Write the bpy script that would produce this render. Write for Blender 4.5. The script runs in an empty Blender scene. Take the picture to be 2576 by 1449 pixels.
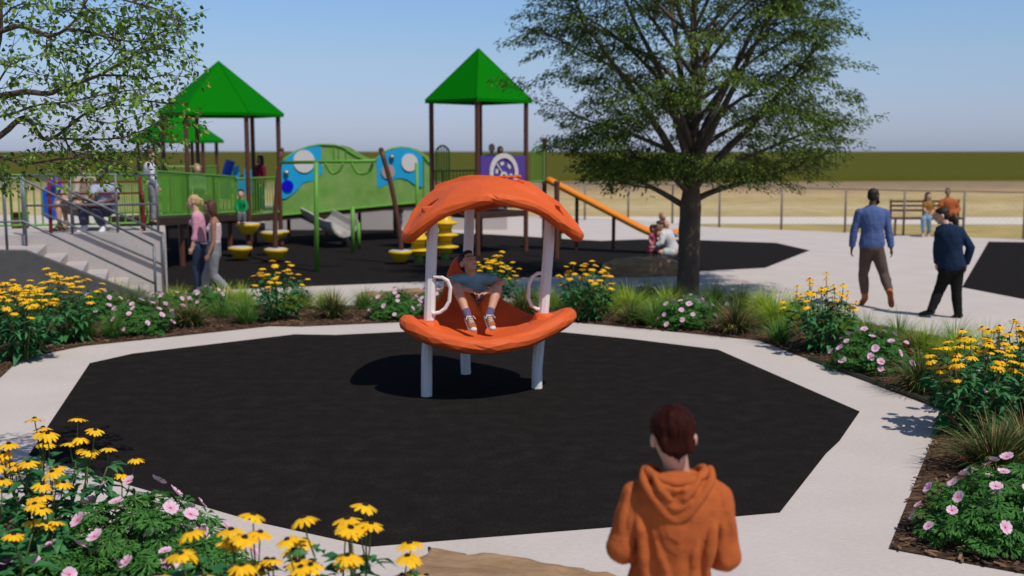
import bpy, bmesh, math, random
from mathutils import Vector, Matrix, noise
random.seed(11)
PI = math.pi
V = Vector
S = bpy.context.scene
COL = S.collection

# ---------------------------------------------------------------- camera model (photo measured on a 2576 x 1449 grid)
CAM_H, PITCH, FPX, CX, CY = 2.45, math.radians(7.15), 2762.0, 1288.0, 724.5
def ray(x, y):
    u = -(y - CY) / FPX
    return V(((x - CX) / FPX, math.cos(PITCH) + math.sin(PITCH) * u, -math.sin(PITCH) + math.cos(PITCH) * u))
def g(x, y, z=0.0):
    d = ray(x, y); t = (z - CAM_H) / d.z
    return V((d.x * t, d.y * t, z))
def at(x, y, Y):
    d = ray(x, y); t = Y / d.y
    return V((d.x * t, Y, CAM_H + d.z * t))

# ---------------------------------------------------------------- object helpers
ORG = {}
def tag(o, label=None, cat=None, group=None, kind=None):
    if label: o['label'] = label
    if cat: o['category'] = cat
    if group: o['group'] = group
    if kind: o['kind'] = kind
    return o
def thing(name, label, cat, loc=(0, 0, 0), group=None):
    o = bpy.data.objects.new(name, None); COL.objects.link(o)
    o.empty_display_size = 0.1
    o.location = loc; ORG[o.name] = V(loc)
    return tag(o, label, cat, group)
def link(name, me, mats, parent=None, smooth=False, local=False):
    """one mesh object; mesh data in world coordinates unless local"""
    o = bpy.data.objects.new(name, me); COL.objects.link(o)
    if not isinstance(mats, (list, tuple)): mats = [mats]
    if not me.materials:
        for m in mats: me.materials.append(m)
    if smooth:
        me.polygons.foreach_set('use_smooth', [True] * len(me.polygons))
    if parent is not None:
        o.parent = parent
        og = ORG.get(parent.name, V((0, 0, 0)))
        ORG[o.name] = og
        if not local: me.transform(Matrix.Translation(-og))
    else:
        ORG[o.name] = V((0, 0, 0))
    return o
def to_base(o):
    """move the origin of a top-level mesh to its base centre"""
    me = o.data
    xs = [v.co for v in me.vertices]
    c = V((sum(p.x for p in xs) / len(xs), sum(p.y for p in xs) / len(xs), min(p.z for p in xs)))
    me.transform(Matrix.Translation(-c)); o.location = c; ORG[o.name] = c
    return o
def copy_tree(o, parent=None):
    c = o.copy(); COL.objects.link(c); c.parent = parent
    for ch in list(o.children): copy_tree(ch, c)
    return c

def frame(tan, lat):
    t = tan.normalized(); l = lat - t * lat.dot(t)
    if l.length < 1e-4:
        l = V((1, 0, 0)) - t * t.x
        if l.length < 1e-3: l = V((0, 1, 0)) - t * t.y
    l.normalize()
    return t, l, t.cross(l)

class MB:
    def __init__(s): s.v = []; s.f = []; s.m = []
    def add(s, vs, fs, mi=0):
        b = len(s.v); s.v.extend([tuple(p) for p in vs])
        for f in fs: s.f.append(tuple(i + b for i in f)); s.m.append(mi)
        return s
    def box(s, c, size, rz=0.0, mi=0, mat=None):
        c = V(c); h = V(size) / 2
        R = mat if mat is not None else Matrix.Rotation(rz, 3, 'Z')
        vs = [c + R @ V((sx * h.x, sy * h.y, sz * h.z)) for sx in (-1, 1) for sy in (-1, 1) for sz in (-1, 1)]
        return s.add(vs, [(0, 1, 3, 2), (4, 6, 7, 5), (0, 4, 5, 1), (2, 3, 7, 6), (0, 2, 6, 4), (1, 5, 7, 3)], mi)
    def bar(s, a, b, w, h, mi=0):
        a, b = V(a), V(b); t, l, n = frame(b - a, V((0, 0, 1)).cross(b - a) if abs((b - a).normalized().z) < .98 else V((1, 0, 0)))
        vs = []
        for p in (a, b):
            for sl, sn in ((-1, -1), (1, -1), (1, 1), (-1, 1)): vs.append(p + l * sl * w / 2 + n * sn * h / 2)
        return s.add(vs, [(0, 1, 2, 3), (7, 6, 5, 4), (0, 4, 5, 1), (1, 5, 6, 2), (2, 6, 7, 3), (3, 7, 4, 0)], mi)
    def tube(s, pts, r, seg=10, mi=0, lat=V((1, .13, 0)), ry=None, cap='flat', jit=0):
        pts = [V(p) for p in pts]; n = len(pts)
        rs = list(r) if isinstance(r, (list, tuple)) else [r] * n
        rys = (list(ry) if isinstance(ry, (list, tuple)) else [ry] * n) if ry is not None else rs
        if cap == 'round':
            a, b = pts[0], pts[-1]; ta = (pts[0] - pts[1]).normalized(); tb = (pts[-1] - pts[-2]).normalized()
            P, R1, R2 = [], [], []
            for k in (0, 1, 2):
                q = math.sin((k + .25) * PI / 2 / 3); c = math.cos((k + .25) * PI / 2 / 3)
                P.append(a + ta * min(rs[0], rys[0]) * c); R1.append(rs[0] * q); R2.append(rys[0] * q)
            P += pts; R1 += rs; R2 += rys
            for k in (2, 1, 0):
                q = math.sin((k + .25) * PI / 2 / 3); c = math.cos((k + .25) * PI / 2 / 3)
                P.append(b + tb * min(rs[-1], rys[-1]) * c); R1.append(rs[-1] * q); R2.append(rys[-1] * q)
            pts, rs, rys, n = P, R1, R2, len(P)
        vs = []
        for i, p in enumerate(pts):
            tan = pts[min(i + 1, n - 1)] - pts[max(i - 1, 0)]
            if tan.length < 1e-6: tan = V((0, 0, 1))
            t, l, m = frame(tan, lat)
            for k in range(seg):
                a = 2 * PI * k / seg
                j = 1 + (random.uniform(-jit, jit) if jit else 0)
                vs.append(p + l * math.cos(a) * rs[i] * j + m * math.sin(a) * rys[i] * j)
        fs = [(i * seg + k, i * seg + (k + 1) % seg, (i + 1) * seg + (k + 1) % seg, (i + 1) * seg + k) for i in range(n - 1) for k in range(seg)]
        fs.append(tuple(range(seg - 1, -1, -1))); fs.append(tuple((n - 1) * seg + k for k in range(seg)))
        return s.add(vs, fs, mi)
    def ell(s, c, r, R=None, seg=16, rings=10, mi=0):
        c = V(c); r = V((r, r, r)) if not hasattr(r, '__len__') else V(r)
        R = R if R is not None else Matrix.Identity(3)
        vs = [c + R @ V((0, 0, -r.z))]
        for i in range(1, rings):
            ph = -PI / 2 + PI * i / rings
            for k in range(seg):
                a = 2 * PI * k / seg
                vs.append(c + R @ V((r.x * math.cos(ph) * math.cos(a), r.y * math.cos(ph) * math.sin(a), r.z * math.sin(ph))))
        vs.append(c + R @ V((0, 0, r.z)))
        fs = [(0, 1 + (k + 1) % seg, 1 + k) for k in range(seg)]
        for i in range(rings - 2):
            b = 1 + i * seg
            fs += [(b + k, b + (k + 1) % seg, b + seg + (k + 1) % seg, b + seg + k) for k in range(seg)]
        b = 1 + (rings - 2) * seg; e = len(vs) - 1
        fs += [(b + k, b + (k + 1) % seg, e) for k in range(seg)]
        return s.add(vs, fs, mi)
    def lathe(s, c, prof, seg=20, mi=0, R=None):
        """prof: (r, z) bottom to top"""
        c = V(c); R = R if R is not None else Matrix.Identity(3); vs = []
        for r, z in prof:
            for k in range(seg):
                a = 2 * PI * k / seg; vs.append(c + R @ V((r * math.cos(a), r * math.sin(a), z)))
        n = len(prof)
        fs = [(i * seg + k, i * seg + (k + 1) % seg, (i + 1) * seg + (k + 1) % seg, (i + 1) * seg + k) for i in range(n - 1) for k in range(seg)]
        fs.append(tuple(range(seg - 1, -1, -1))); fs.append(tuple((n - 1) * seg + k for k in range(seg)))
        return s.add(vs, fs, mi)
    def prism(s, poly, ext, mi=0):
        poly = [V(p) for p in poly]; n = len(poly); ext = V(ext)
        vs = poly + [p + ext for p in poly]
        fs = [tuple(range(n))[::-1], tuple(range(n, 2 * n))] + [(i, (i + 1) % n, n + (i + 1) % n, n + i) for i in range(n)]
        return s.add(vs, fs, mi)
    def mesh(s, name='m', fix=False):
        me = bpy.data.meshes.new(name); me.from_pydata(s.v, [], s.f); me.polygons.foreach_set('material_index', s.m)
        if fix:
            bm = bmesh.new(); bm.from_mesh(me); bmesh.ops.recalc_face_normals(bm, faces=bm.faces); bm.to_mesh(me); bm.free()
        me.update(); return me
    def build(s, name, mats, parent=None, smooth=False, fix=True, local=False):
        return link(name, s.mesh(name, fix), mats, parent, smooth, local)

def modded(me, mods):
    """apply modifiers through the depsgraph and return a new mesh"""
    o = bpy.data.objects.new('tmp', me); COL.objects.link(o)
    for kind, kw in mods:
        m = o.modifiers.new(kind, kind)
        for k, v in kw.items(): setattr(m, k, v)
    dg = bpy.context.evaluated_depsgraph_get(); dg.update()
    r = bpy.data.meshes.new_from_object(o.evaluated_get(dg))
    bpy.data.objects.remove(o); return r
def blob(mb, voxel, smooth=4):
    return modded(mb.mesh('b', True), [('REMESH', dict(mode='VOXEL', voxel_size=voxel)), ('SMOOTH', dict(factor=.5, iterations=smooth))])

def crom(pts, n=6, closed=False):
    pts = [V(p) for p in pts]; out = []; L = len(pts)
    rng = range(L) if closed else range(L - 1)
    for i in rng:
        if closed: p0, p1, p2, p3 = pts[i - 1], pts[i], pts[(i + 1) % L], pts[(i + 2) % L]
        else: p0, p1, p2, p3 = pts[max(i - 1, 0)], pts[i], pts[i + 1], pts[min(i + 2, L - 1)]
        for k in range(n):
            t = k / n
            out.append(.5 * ((2 * p1) + (p2 - p0) * t + (2 * p0 - 5 * p1 + 4 * p2 - p3) * t * t + (3 * p1 - p0 - 3 * p2 + p3) * t ** 3))
    if not closed: out.append(pts[-1])
    return out

# ---------------------------------------------------------------- materials
MC = {}
def hexc(r, gg, b):
    f = lambda c: (c / 255 / 12.92) if c / 255 <= .04045 else ((c / 255 + .055) / 1.055) ** 2.4
    return (f(r), f(gg), f(b))
def M(name, col, col2=None, rough=.6, vscale=6, vmix=.5, bump=0, bscale=60, island=False, spec=.3, metal=0, trans=0, stretch=None, detail=4):
    if name in MC: return MC[name]
    m = bpy.data.materials.new(name); m.use_nodes = True; nt = m.node_tree; N = nt.nodes; L = nt.links
    b = N['Principled BSDF']; b.inputs['Roughness'].default_value = rough; b.inputs['Metallic'].default_value = metal
    b.inputs['Specular IOR Level'].default_value = spec
    c1 = (*col, 1); c2 = (*(col2 or col), 1)
    tc = N.new('ShaderNodeTexCoord'); src = tc.outputs['Object']
    if stretch:
        mp = N.new('ShaderNodeMapping'); mp.inputs['Scale'].default_value = stretch; L.new(src, mp.inputs[0]); src = mp.outputs[0]
    if col2:
        mx = N.new('ShaderNodeMix'); mx.data_type = 'RGBA'; mx.inputs[6].default_value = c1; mx.inputs[7].default_value = c2
        if island:
            gn = N.new('ShaderNodeNewGeometry'); L.new(gn.outputs['Random Per Island'], mx.inputs[0])
        else:
            nz = N.new('ShaderNodeTexNoise'); nz.inputs['Scale'].default_value = vscale; nz.inputs['Detail'].default_value = detail
            L.new(src, nz.inputs['Vector'])
            rp = N.new('ShaderNodeMapRange'); rp.inputs[1].default_value = .5 - vmix * .45; rp.inputs[2].default_value = .5 + vmix * .45
            L.new(nz.outputs[0], rp.inputs[0]); L.new(rp.outputs[0], mx.inputs[0])
        L.new(mx.outputs[2], b.inputs['Base Color']); csrc = mx.outputs[2]
    else:
        b.inputs['Base Color'].default_value = c1; csrc = None
    if bump:
        nz = N.new('ShaderNodeTexNoise'); nz.inputs['Scale'].default_value = bscale; nz.inputs['Detail'].default_value = 5
        L.new(src, nz.inputs['Vector'])
        bp = N.new('ShaderNodeBump'); bp.inputs['Strength'].default_value = bump; bp.inputs['Distance'].default_value = .02
        L.new(nz.outputs[0], bp.inputs['Height']); L.new(bp.outputs[0], b.inputs['Normal'])
    if trans:
        tr = N.new('ShaderNodeBsdfTranslucent'); ms = N.new('ShaderNodeMixShader'); ms.inputs[0].default_value = trans
        if csrc: L.new(csrc, tr.inputs[0])
        else: tr.inputs[0].default_value = c1
        out = N['Material Output']; L.new(b.outputs[0], ms.inputs[1]); L.new(tr.outputs[0], ms.inputs[2]); L.new(ms.outputs[0], out.inputs[0])
    MC[name] = m; return m
# ================================================================ world, sun, camera
SUN_TO = V((.40, -.46, 1.0)).normalized()
w = bpy.data.worlds.new('World'); S.world = w; w.use_nodes = True
nt = w.node_tree; bg = nt.nodes['Background']
sky = nt.nodes.new('ShaderNodeTexSky'); sky.sky_type = 'NISHITA'; sky.sun_disc = False
sky.sun_elevation = math.asin(SUN_TO.z); sky.sun_rotation = math.atan2(SUN_TO.x, SUN_TO.y)
sky.altitude = 0; sky.air_density = 1.0; sky.dust_density = .15; sky.ozone_density = 6.0
sky.ozone_density = 4.0; sky.dust_density = .3
# grade of the clear sky with elevation (greyer blue towards the horizon)
tc_ = nt.nodes.new('ShaderNodeTexCoord'); sp_ = nt.nodes.new('ShaderNodeSeparateXYZ'); nt.links.new(tc_.outputs['Generated'], sp_.inputs[0])
rp_ = nt.nodes.new('ShaderNodeValToRGB'); nt.links.new(sp_.outputs[2], rp_.inputs[0]); el_ = rp_.color_ramp.elements
el_[0].position = 0; el_[0].color = (.49, .58, .95, 1); el_[1].position = .5; el_[1].color = (.7, .7, .7, 1)
for q_, c_ in ((.036, (.61, .64, .92)), (.08, (.72, .74, .88)), (.13, (.75, .83, .97)), (.25, (.72, .76, .84))): k_ = el_.new(q_); k_.color = (*c_, 1)
sc_ = nt.nodes.new('ShaderNodeVectorMath'); sc_.operation = 'SCALE'; sc_.inputs['Scale'].default_value = 1.42; nt.links.new(rp_.outputs[0], sc_.inputs[0])
mx_ = nt.nodes.new('ShaderNodeVectorMath'); mx_.operation = 'MULTIPLY'; nt.links.new(sky.outputs[0], mx_.inputs[0]); nt.links.new(sc_.outputs[0], mx_.inputs[1])
nt.links.new(mx_.outputs[0], bg.inputs[0]); bg.inputs[1].default_value = .085
sd = bpy.data.lights.new('sun', 'SUN'); sd.energy = 3.6; sd.angle = math.radians(.5); sd.color = (1, .95, .88)
so = bpy.data.objects.new('sun', sd); COL.objects.link(so); so.rotation_euler = SUN_TO.to_track_quat('Z', 'Y').to_euler()
so.location = SUN_TO * 30
cd = bpy.data.cameras.new('camera'); co = bpy.data.objects.new('camera', cd); COL.objects.link(co); S.camera = co
co.location = (0, 0, CAM_H); co.rotation_euler = (PI / 2 - PITCH, 0, 0)
cd.sensor_width = 36; cd.lens = 36 * FPX / 2576; cd.clip_end = 3000; cd.clip_start = .05
cd.dof.use_dof = True; cd.dof.focus_distance = 7.9; cd.dof.aperture_fstop = 1.65
S.view_settings.view_transform = 'Standard'; S.view_settings.look = 'None'; S.view_settings.exposure = 0; S.view_settings.gamma = 1
S.render.engine = 'CYCLES'

# ================================================================ ground
def sheet(name, poly, z, m, sub=False):
    bm = bmesh.new(); bm.faces.new([bm.verts.new((p[0], p[1], z)) for p in poly])
    bmesh.ops.recalc_face_normals(bm, faces=bm.faces)
    for f in bm.faces:
        if f.normal.z < 0: f.normal_flip()
    bmesh.ops.triangulate(bm, faces=bm.faces)
    me = bpy.data.meshes.new(name); bm.to_mesh(me); bm.free()
    o = link(name, me, m); return tag(o, kind='structure')

def ground_mat():
    m = bpy.data.materials.new('dry_ground'); m.use_nodes = True; nt = m.node_tree; N = nt.nodes; L = nt.links
    b = N['Principled BSDF']; b.inputs['Roughness'].default_value = 1; b.inputs['Specular IOR Level'].default_value = 0
    tc = N.new('ShaderNodeTexCoord'); sp = N.new('ShaderNodeSeparateXYZ'); L.new(tc.outputs['Object'], sp.inputs[0])
    mp = N.new('ShaderNodeMapping'); mp.inputs['Scale'].default_value = (.02, .11, 1); L.new(tc.outputs['Object'], mp.inputs[0])
    nz = N.new('ShaderNodeTexNoise'); nz.inputs['Scale'].default_value = 1.4; nz.inputs['Detail'].default_value = 5; L.new(mp.outputs[0], nz.inputs['Vector'])
    ad = N.new('ShaderNodeMath'); ad.operation = 'MULTIPLY_ADD'; L.new(nz.outputs[0], ad.inputs[0]); ad.inputs[1].default_value = 9; L.new(sp.outputs[1], ad.inputs[2])
    dv = N.new('ShaderNodeMath'); dv.operation = 'DIVIDE'; L.new(ad.outputs[0], dv.inputs[0]); dv.inputs[1].default_value = 120
    cr = N.new('ShaderNodeValToRGB'); L.new(dv.outputs[0], cr.inputs[0])
    stops = [(.0, (.40, .31, .13)), (.33, (.40, .31, .13)), (.40, (.44, .34, .17)), (.45, (.52, .41, .23)), (.50, (.42, .32, .15)), (.55, (.48, .36, .19)),
             (.62, (.36, .25, .14)), (.70, (.27, .20, .13)), (.765, (.26, .20, .12)), (.80, (.088, .084, .011)), (1, (.092, .092, .020))]
    el = cr.color_ramp.elements
    el[0].position = 0; el[0].color = (*stops[0][1], 1); el[1].position = 1; el[1].color = (*stops[-1][1], 1)
    for p, c in stops[1:-1]:
        e = el.new(p); e.color = (*c, 1)
    n2 = N.new('ShaderNodeTexNoise'); n2.inputs['Scale'].default_value = .9; n2.inputs['Detail'].default_value = 8; L.new(tc.outputs['Object'], n2.inputs['Vector'])
    mr = N.new('ShaderNodeMapRange'); mr.inputs[1].default_value = .3; mr.inputs[2].default_value = .7; mr.inputs[3].default_value = .78; mr.inputs[4].default_value = 1.12
    L.new(n2.outputs[0], mr.inputs[0])
    mu = N.new('ShaderNodeVectorMath'); mu.operation = 'MULTIPLY'; L.new(cr.outputs[0], mu.inputs[0]); L.new(mr.outputs[0], mu.inputs[1])
    L.new(mu.outputs[0], b.inputs['Base Color'])
    return m
sheet('ground', [(-1500, -60), (1500, -60), (1500, 2200), (-1500, 2200)], -.04, ground_mat())

def concrete(name, c1, c2):
    """broom-finished concrete: fine grain, faint stains, small bump"""
    m = M(name, c1, c2, rough=.85, vscale=1.3, vmix=.7, bump=0, spec=.2, detail=9)
    nt = m.node_tree; N = nt.nodes; L = nt.links; b = N['Principled BSDF']
    tc = N.new('ShaderNodeTexCoord')
    mp = N.new('ShaderNodeMapping'); mp.inputs['Scale'].default_value = (1, 2.4, 1); L.new(tc.outputs['Object'], mp.inputs[0])
    nz = N.new('ShaderNodeTexNoise'); nz.inputs['Scale'].default_value = 22; nz.inputs['Detail'].default_value = 8; nz.inputs['Roughness'].default_value = .65
    L.new(mp.outputs[0], nz.inputs['Vector'])
    mr = N.new('ShaderNodeMapRange'); mr.inputs[1].default_value = .3; mr.inputs[2].default_value = .7; mr.inputs[3].default_value = .90; mr.inputs[4].default_value = 1.07
    L.new(nz.outputs[0], mr.inputs[0])
    mu = N.new('ShaderNodeVectorMath'); mu.operation = 'MULTIPLY'
    src = b.inputs['Base Color'].links[0].from_socket; L.new(src, mu.inputs[0]); L.new(mr.outputs[0], mu.inputs[1]); L.new(mu.outputs[0], b.inputs['Base Color'])
    bp = N.new('ShaderNodeBump'); bp.inputs['Strength'].default_value = .35; bp.inputs['Distance'].default_value = .01
    L.new(nz.outputs[0], bp.inputs['Height']); L.new(bp.outputs[0], b.inputs['Normal'])
    return m
CONC = concrete('pale_concrete', (.50, .435, .395), (.57, .505, .465))
CONC2 = concrete('stair_concrete', (.42, .375, .355), (.47, .42, .40))
def rubber_mat():
    m = bpy.data.materials.new('black_rubber'); m.use_nodes = True; nt = m.node_tree; N = nt.nodes; L = nt.links
    b = N['Principled BSDF']; b.inputs['Roughness'].default_value = .95; b.inputs['Specular IOR Level'].default_value = .02
    tc = N.new('ShaderNodeTexCoord')
    n1 = N.new('ShaderNodeTexNoise'); n1.inputs['Scale'].default_value = 75; n1.inputs['Detail'].default_value = 6; n1.inputs['Roughness'].default_value = .7
    n2 = N.new('ShaderNodeTexNoise'); n2.inputs['Scale'].default_value = 5; n2.inputs['Detail'].default_value = 9
    L.new(tc.outputs['Object'], n1.inputs['Vector']); L.new(tc.outputs['Object'], n2.inputs['Vector'])
    mu = N.new('ShaderNodeMath'); mu.operation = 'MULTIPLY'; L.new(n1.outputs[0], mu.inputs[0])
    q2 = N.new('ShaderNodeMapRange'); q2.inputs[1].default_value = .2; q2.inputs[2].default_value = .8; q2.inputs[3].default_value = .40; q2.inputs[4].default_value = .64; L.new(n2.outputs[0], q2.inputs[0]); L.new(q2.outputs[0], mu.inputs[1])
    cr = N.new('ShaderNodeValToRGB'); L.new(mu.outputs[0], cr.inputs[0])
    e = cr.color_ramp.elements; e[0].position = .12; e[0].color = (.0075, .006, .0055, 1); e[1].position = .50; e[1].color = (.050, .044, .040, 1)
    k = e.new(.30); k.color = (.0175, .0150, .0142, 1)
    L.new(cr.outputs[0], b.inputs['Base Color'])
    bp = N.new('ShaderNodeBump'); bp.inputs['Strength'].default_value = .5; bp.inputs['Distance'].default_value = .006
    L.new(n1.outputs[0], bp.inputs['Height']); L.new(bp.outputs[0], b.inputs['Normal'])
    return m
RUB = rubber_mat()
def mulch_mat():
    m = bpy.data.materials.new('bark_mulch'); m.use_nodes = True; nt = m.node_tree; N = nt.nodes; L = nt.links
    b = N['Principled BSDF']; b.inputs['Roughness'].default_value = .9; b.inputs['Specular IOR Level'].default_value = .15
    tc = N.new('ShaderNodeTexCoord')
    mp = N.new('ShaderNodeMapping'); mp.inputs['Scale'].default_value = (14, 38, 20); L.new(tc.outputs['Object'], mp.inputs[0])
    vo = N.new('ShaderNodeTexVoronoi'); vo.inputs['Randomness'].default_value = 1; L.new(mp.outputs[0], vo.inputs['Vector']); vo.inputs['Scale'].default_value = 1
    cr = N.new('ShaderNodeValToRGB'); L.new(vo.outputs['Color'], cr.inputs[0])
    e = cr.color_ramp.elements; e[0].color = (.018, .010, .006, 1); e[1].color = (.19, .105, .06, 1); k = e.new(.5); k.color = (.075, .040, .023, 1)
    L.new(cr.outputs[0], b.inputs['Base Color'])
    bp = N.new('ShaderNodeBump'); bp.inputs['Strength'].default_value = 1; bp.inputs['Distance'].default_value = .03
    L.new(vo.outputs['Distance'], bp.inputs['Height']); L.new(bp.outputs[0], b.inputs['Normal'])
    return m
MULCH = mulch_mat()

# plaza pavement: from behind the camera to the dry grass
far_edge = [g(2576 + 700, 628), g(2576, 602), g(2115, 584), g(1781, 571), g(1614, 555), g(1400, 545), g(900, 541), g(400, 541), g(-900, 541)]
sheet('pavement', [(-26, -8), (26, -8)] + [(p.x, p.y) for p in far_edge], 0, CONC)
sheet('path', [(-60, 39.2), (80, 35.0), (80, 39.0), (-60, 43.5)], -.03, concrete('far_path', (.62, .54, .46), (.66, .59, .50)))
sheet('road', [(-60, 27), (-14.0, 27.5), (-13.0, 33), (-60, 35)], .004, M('asphalt', (.055, .055, .055), (.08, .078, .075), rough=.9, vscale=3, bump=.2))
near_rub = [(226, 914), (334, 890), (577, 861), (741, 841.5), (846, 843), (1012, 835), (1210, 831), (1415, 836), (1587, 853), (1806, 880), (2163, 1036), (2112, 1110), (2078, 1142),
            (1962, 1290), (1525, 1328), (930, 1376), (644, 1313), (187, 1181), (72, 1146)]
P = lambda L_: [tuple(g(x, y).xy) for x, y in L_]
sheet('rubber_surface', P(near_rub), .004, RUB)
play_rub = [(590, 728), (1069, 709), (1291, 700), (1749, 683), (1925, 674), (2037, 630), (1952, 611), (1755, 604), (1617, 602), (1512, 606), (1403, 600), (1240, 590), (1050, 583),
            (913, 573), (800, 560), (300, 560), (300, 650), (420, 742)]
sheet('rubber_surface', P(play_rub), .004, RUB)
sheet('rubber_surface', P([(2487, 608), (2900, 614), (2900, 815), (2420, 723)]), .004, RUB)

back_bed = [(0, 952), (52, 903), (210, 871), (392, 852), (644, 825), (679, 821), (756, 822), (1012, 811), (1230, 809), (1441, 811), (1657, 831), (1908, 857), (2139, 944), (2377, 1036),
            (2325, 1159), (2236, 1382), (2576, 1445), (2950, 1515), (3000, 1000), (2576, 895), (2300, 835), (2100, 800), (1950, 780), (1800, 768), (1600, 760), (1440, 758),
            (1200, 762), (1000, 768), (800, 770), (640, 768), (560, 763), (400, 765), (200, 750), (0, 745), (-250, 760), (-300, 1130), (-60, 1010)]
bb = P(back_bed)
sheet('ground_mulch', bb, .008, MULCH)
near_bed = P([(-60, 1250), (110, 1335), (360, 1435)]) + [(-1.3, 5.6), (-.15, 4.85), (.05, 3.9), (-.2, 2.6), (-6, 2.4), (-6.4, 6.4)]
sheet('ground_mulch', near_bed, .008, MULCH)

# loose wood chips lying on the beds
def inpoly(x, y, poly):
    c = False; j = len(poly) - 1
    for i in range(len(poly)):
        xi, yi = poly[i]; xj, yj = poly[j]
        if (yi > y) != (yj > y) and x < (xj - xi) * (y - yi) / (yj - yi) + xi: c = not c
        j = i
    return c
def chips(poly, n, ymax, name):
    mb = MB(); xs = [p[0] for p in poly]; ys = [p[1] for p in poly]; k = 0; t = 0
    R_ = random.Random(5)
    while k < n and t < n * 20:
        t += 1
        x = R_.uniform(min(xs), max(xs)); y = R_.uniform(min(ys), min(max(ys), ymax))
        if not inpoly(x, y, poly) or abs(x / max(y, .1)) > .56: continue
        k += 1
        L_ = R_.uniform(.02, .075); W_ = R_.uniform(.008, .02); a = R_.uniform(0, PI)
        rot = Matrix.Rotation(a, 3, 'Z') @ Matrix.Rotation(R_.uniform(-.35, .35), 3, 'Y') @ Matrix.Rotation(R_.uniform(-.4, .4), 3, 'X')
        mb.box((x, y, .016 + R_.random() * .016), (L_, W_, .005), mat=rot)
    o = mb.build(name, M('bark_chip', (.03, .016, .010), (.25, .145, .085), rough=.9, island=True), fix=False)
    return tag(o, kind='stuff')
tag(chips(bb, 15000, 18, 'wood_chips'), 'brown shredded bark chips covering the curved planting bed', 'mulch')
tag(chips(near_bed, 2500, 8, 'wood_chips'), 'brown shredded bark chips in the bed at the lower left corner', 'mulch')

# dark steel edging on the right hand side of the bed
e = MB(); a_, b_ = g(2035, 908), g(2379, 1036)
e.bar(a_ + V((.03, .06, .022)), b_ + V((.03, .06, .022)), .05, .045)
for t in (.55, .62): 
    c_ = a_.lerp(b_, t); e.box(c_ + V((.03, .06, .035)), (.02, .07, .04), rz=math.atan2((b_ - a_).y, (b_ - a_).x))
tag(to_base(e.build('garden_edging', M('edging_steel', (.03, .036, .018), rough=.5))), 'dark olive strip edging between the pale path and the mulch bed on the right', 'edging')

# ================================================================ sandstone boulders
SAND = M('sandstone', (.42, .27, .15), (.20, .115, .06), rough=.9, vscale=4, vmix=.6, bump=.8, bscale=22, detail=9, stretch=(.8, 2.6, 4))
def rock(pts_top, depth_vec, h, label, seed, taper=.12):
    """slab rock: front-top edge polyline pts (world xy, top z), extruded back by depth_vec"""
    bm = bmesh.new(); n = len(pts_top); rows = []
    dv = V(depth_vec)
    prof = [(-.02, 0), (-.03, .5), (.0, .95), (.08, 1.02), (.8, 1.0), (1.0, .96), (1.02, .45), (1.0, 0)]
    for p in pts_top:
        row = []
        for t, zz in prof: row.append(bm.verts.new((p[0] + dv.x * t, p[1] + dv.y * t, p[2] * zz - .01)))
        rows.append(row)
    for i in range(n - 1):
        for j in range(len(prof) - 1): bm.faces.new((rows[i][j], rows[i][j + 1], rows[i + 1][j + 1], rows[i + 1][j]))
    bm.faces.new(rows[0][::-1]); bm.faces.new(rows[-1])
    for i in range(n - 1): bm.faces.new((rows[i][0], rows[i + 1][0], rows[i + 1][-1], rows[i][-1]))
    bmesh.ops.recalc_face_normals(bm, faces=bm.faces)
    me = bpy.data.meshes.new('rock'); bm.to_mesh(me); bm.free()
    me = modded(me, [('REMESH', dict(mode='VOXEL', voxel_size=.025)), ('SMOOTH', dict(factor=.5, iterations=1))])
    for v in me.vertices:
        q = v.co * 2.2 + V((seed, 0, 0)); k = noise.noise(q) * .03 + noise.noise(q * 3.1) * .018 + noise.noise(V((q.x * 3, q.y * 9, q.z * 14))) * .010
        v.co += v.normal * k
    o = link('boulder', me, SAND, smooth=True)
    return tag(to_base(o), label, 'rock')
a_, b_ = g(1512, 697), g(1712, 695)
rock([(a_.x, a_.y, .22), (a_.x + .25, a_.y, .31), (a_.x + .8, a_.y, .34), (b_.x - .3, b_.y, .36), (b_.x + .1, b_.y + .02, .2)], (.1, .75), 1, 'long sandstone block beside the tree trunk, in front of the crouching man', 3)
a_, b_ = g(897, 775), g(1068, 772)
rock([(a_.x, a_.y, .2), (a_.x + .3, a_.y, .22), (b_.x, b_.y, .27), (b_.x + .9, b_.y, .24)], (.0, .55), 1, 'low sandstone block half hidden behind the pink flowers left of the swing', 9)
rock([(-.52, 5.2, .37), (-.2, 5.12, .35), (.12, 5.08, .31), (.42, 5.1, .25), (.64, 5.15, .14)], (.07, .50), 1, 'sandstone boulder at the bottom edge, left of the boy in the orange hoodie', 14)
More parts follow.
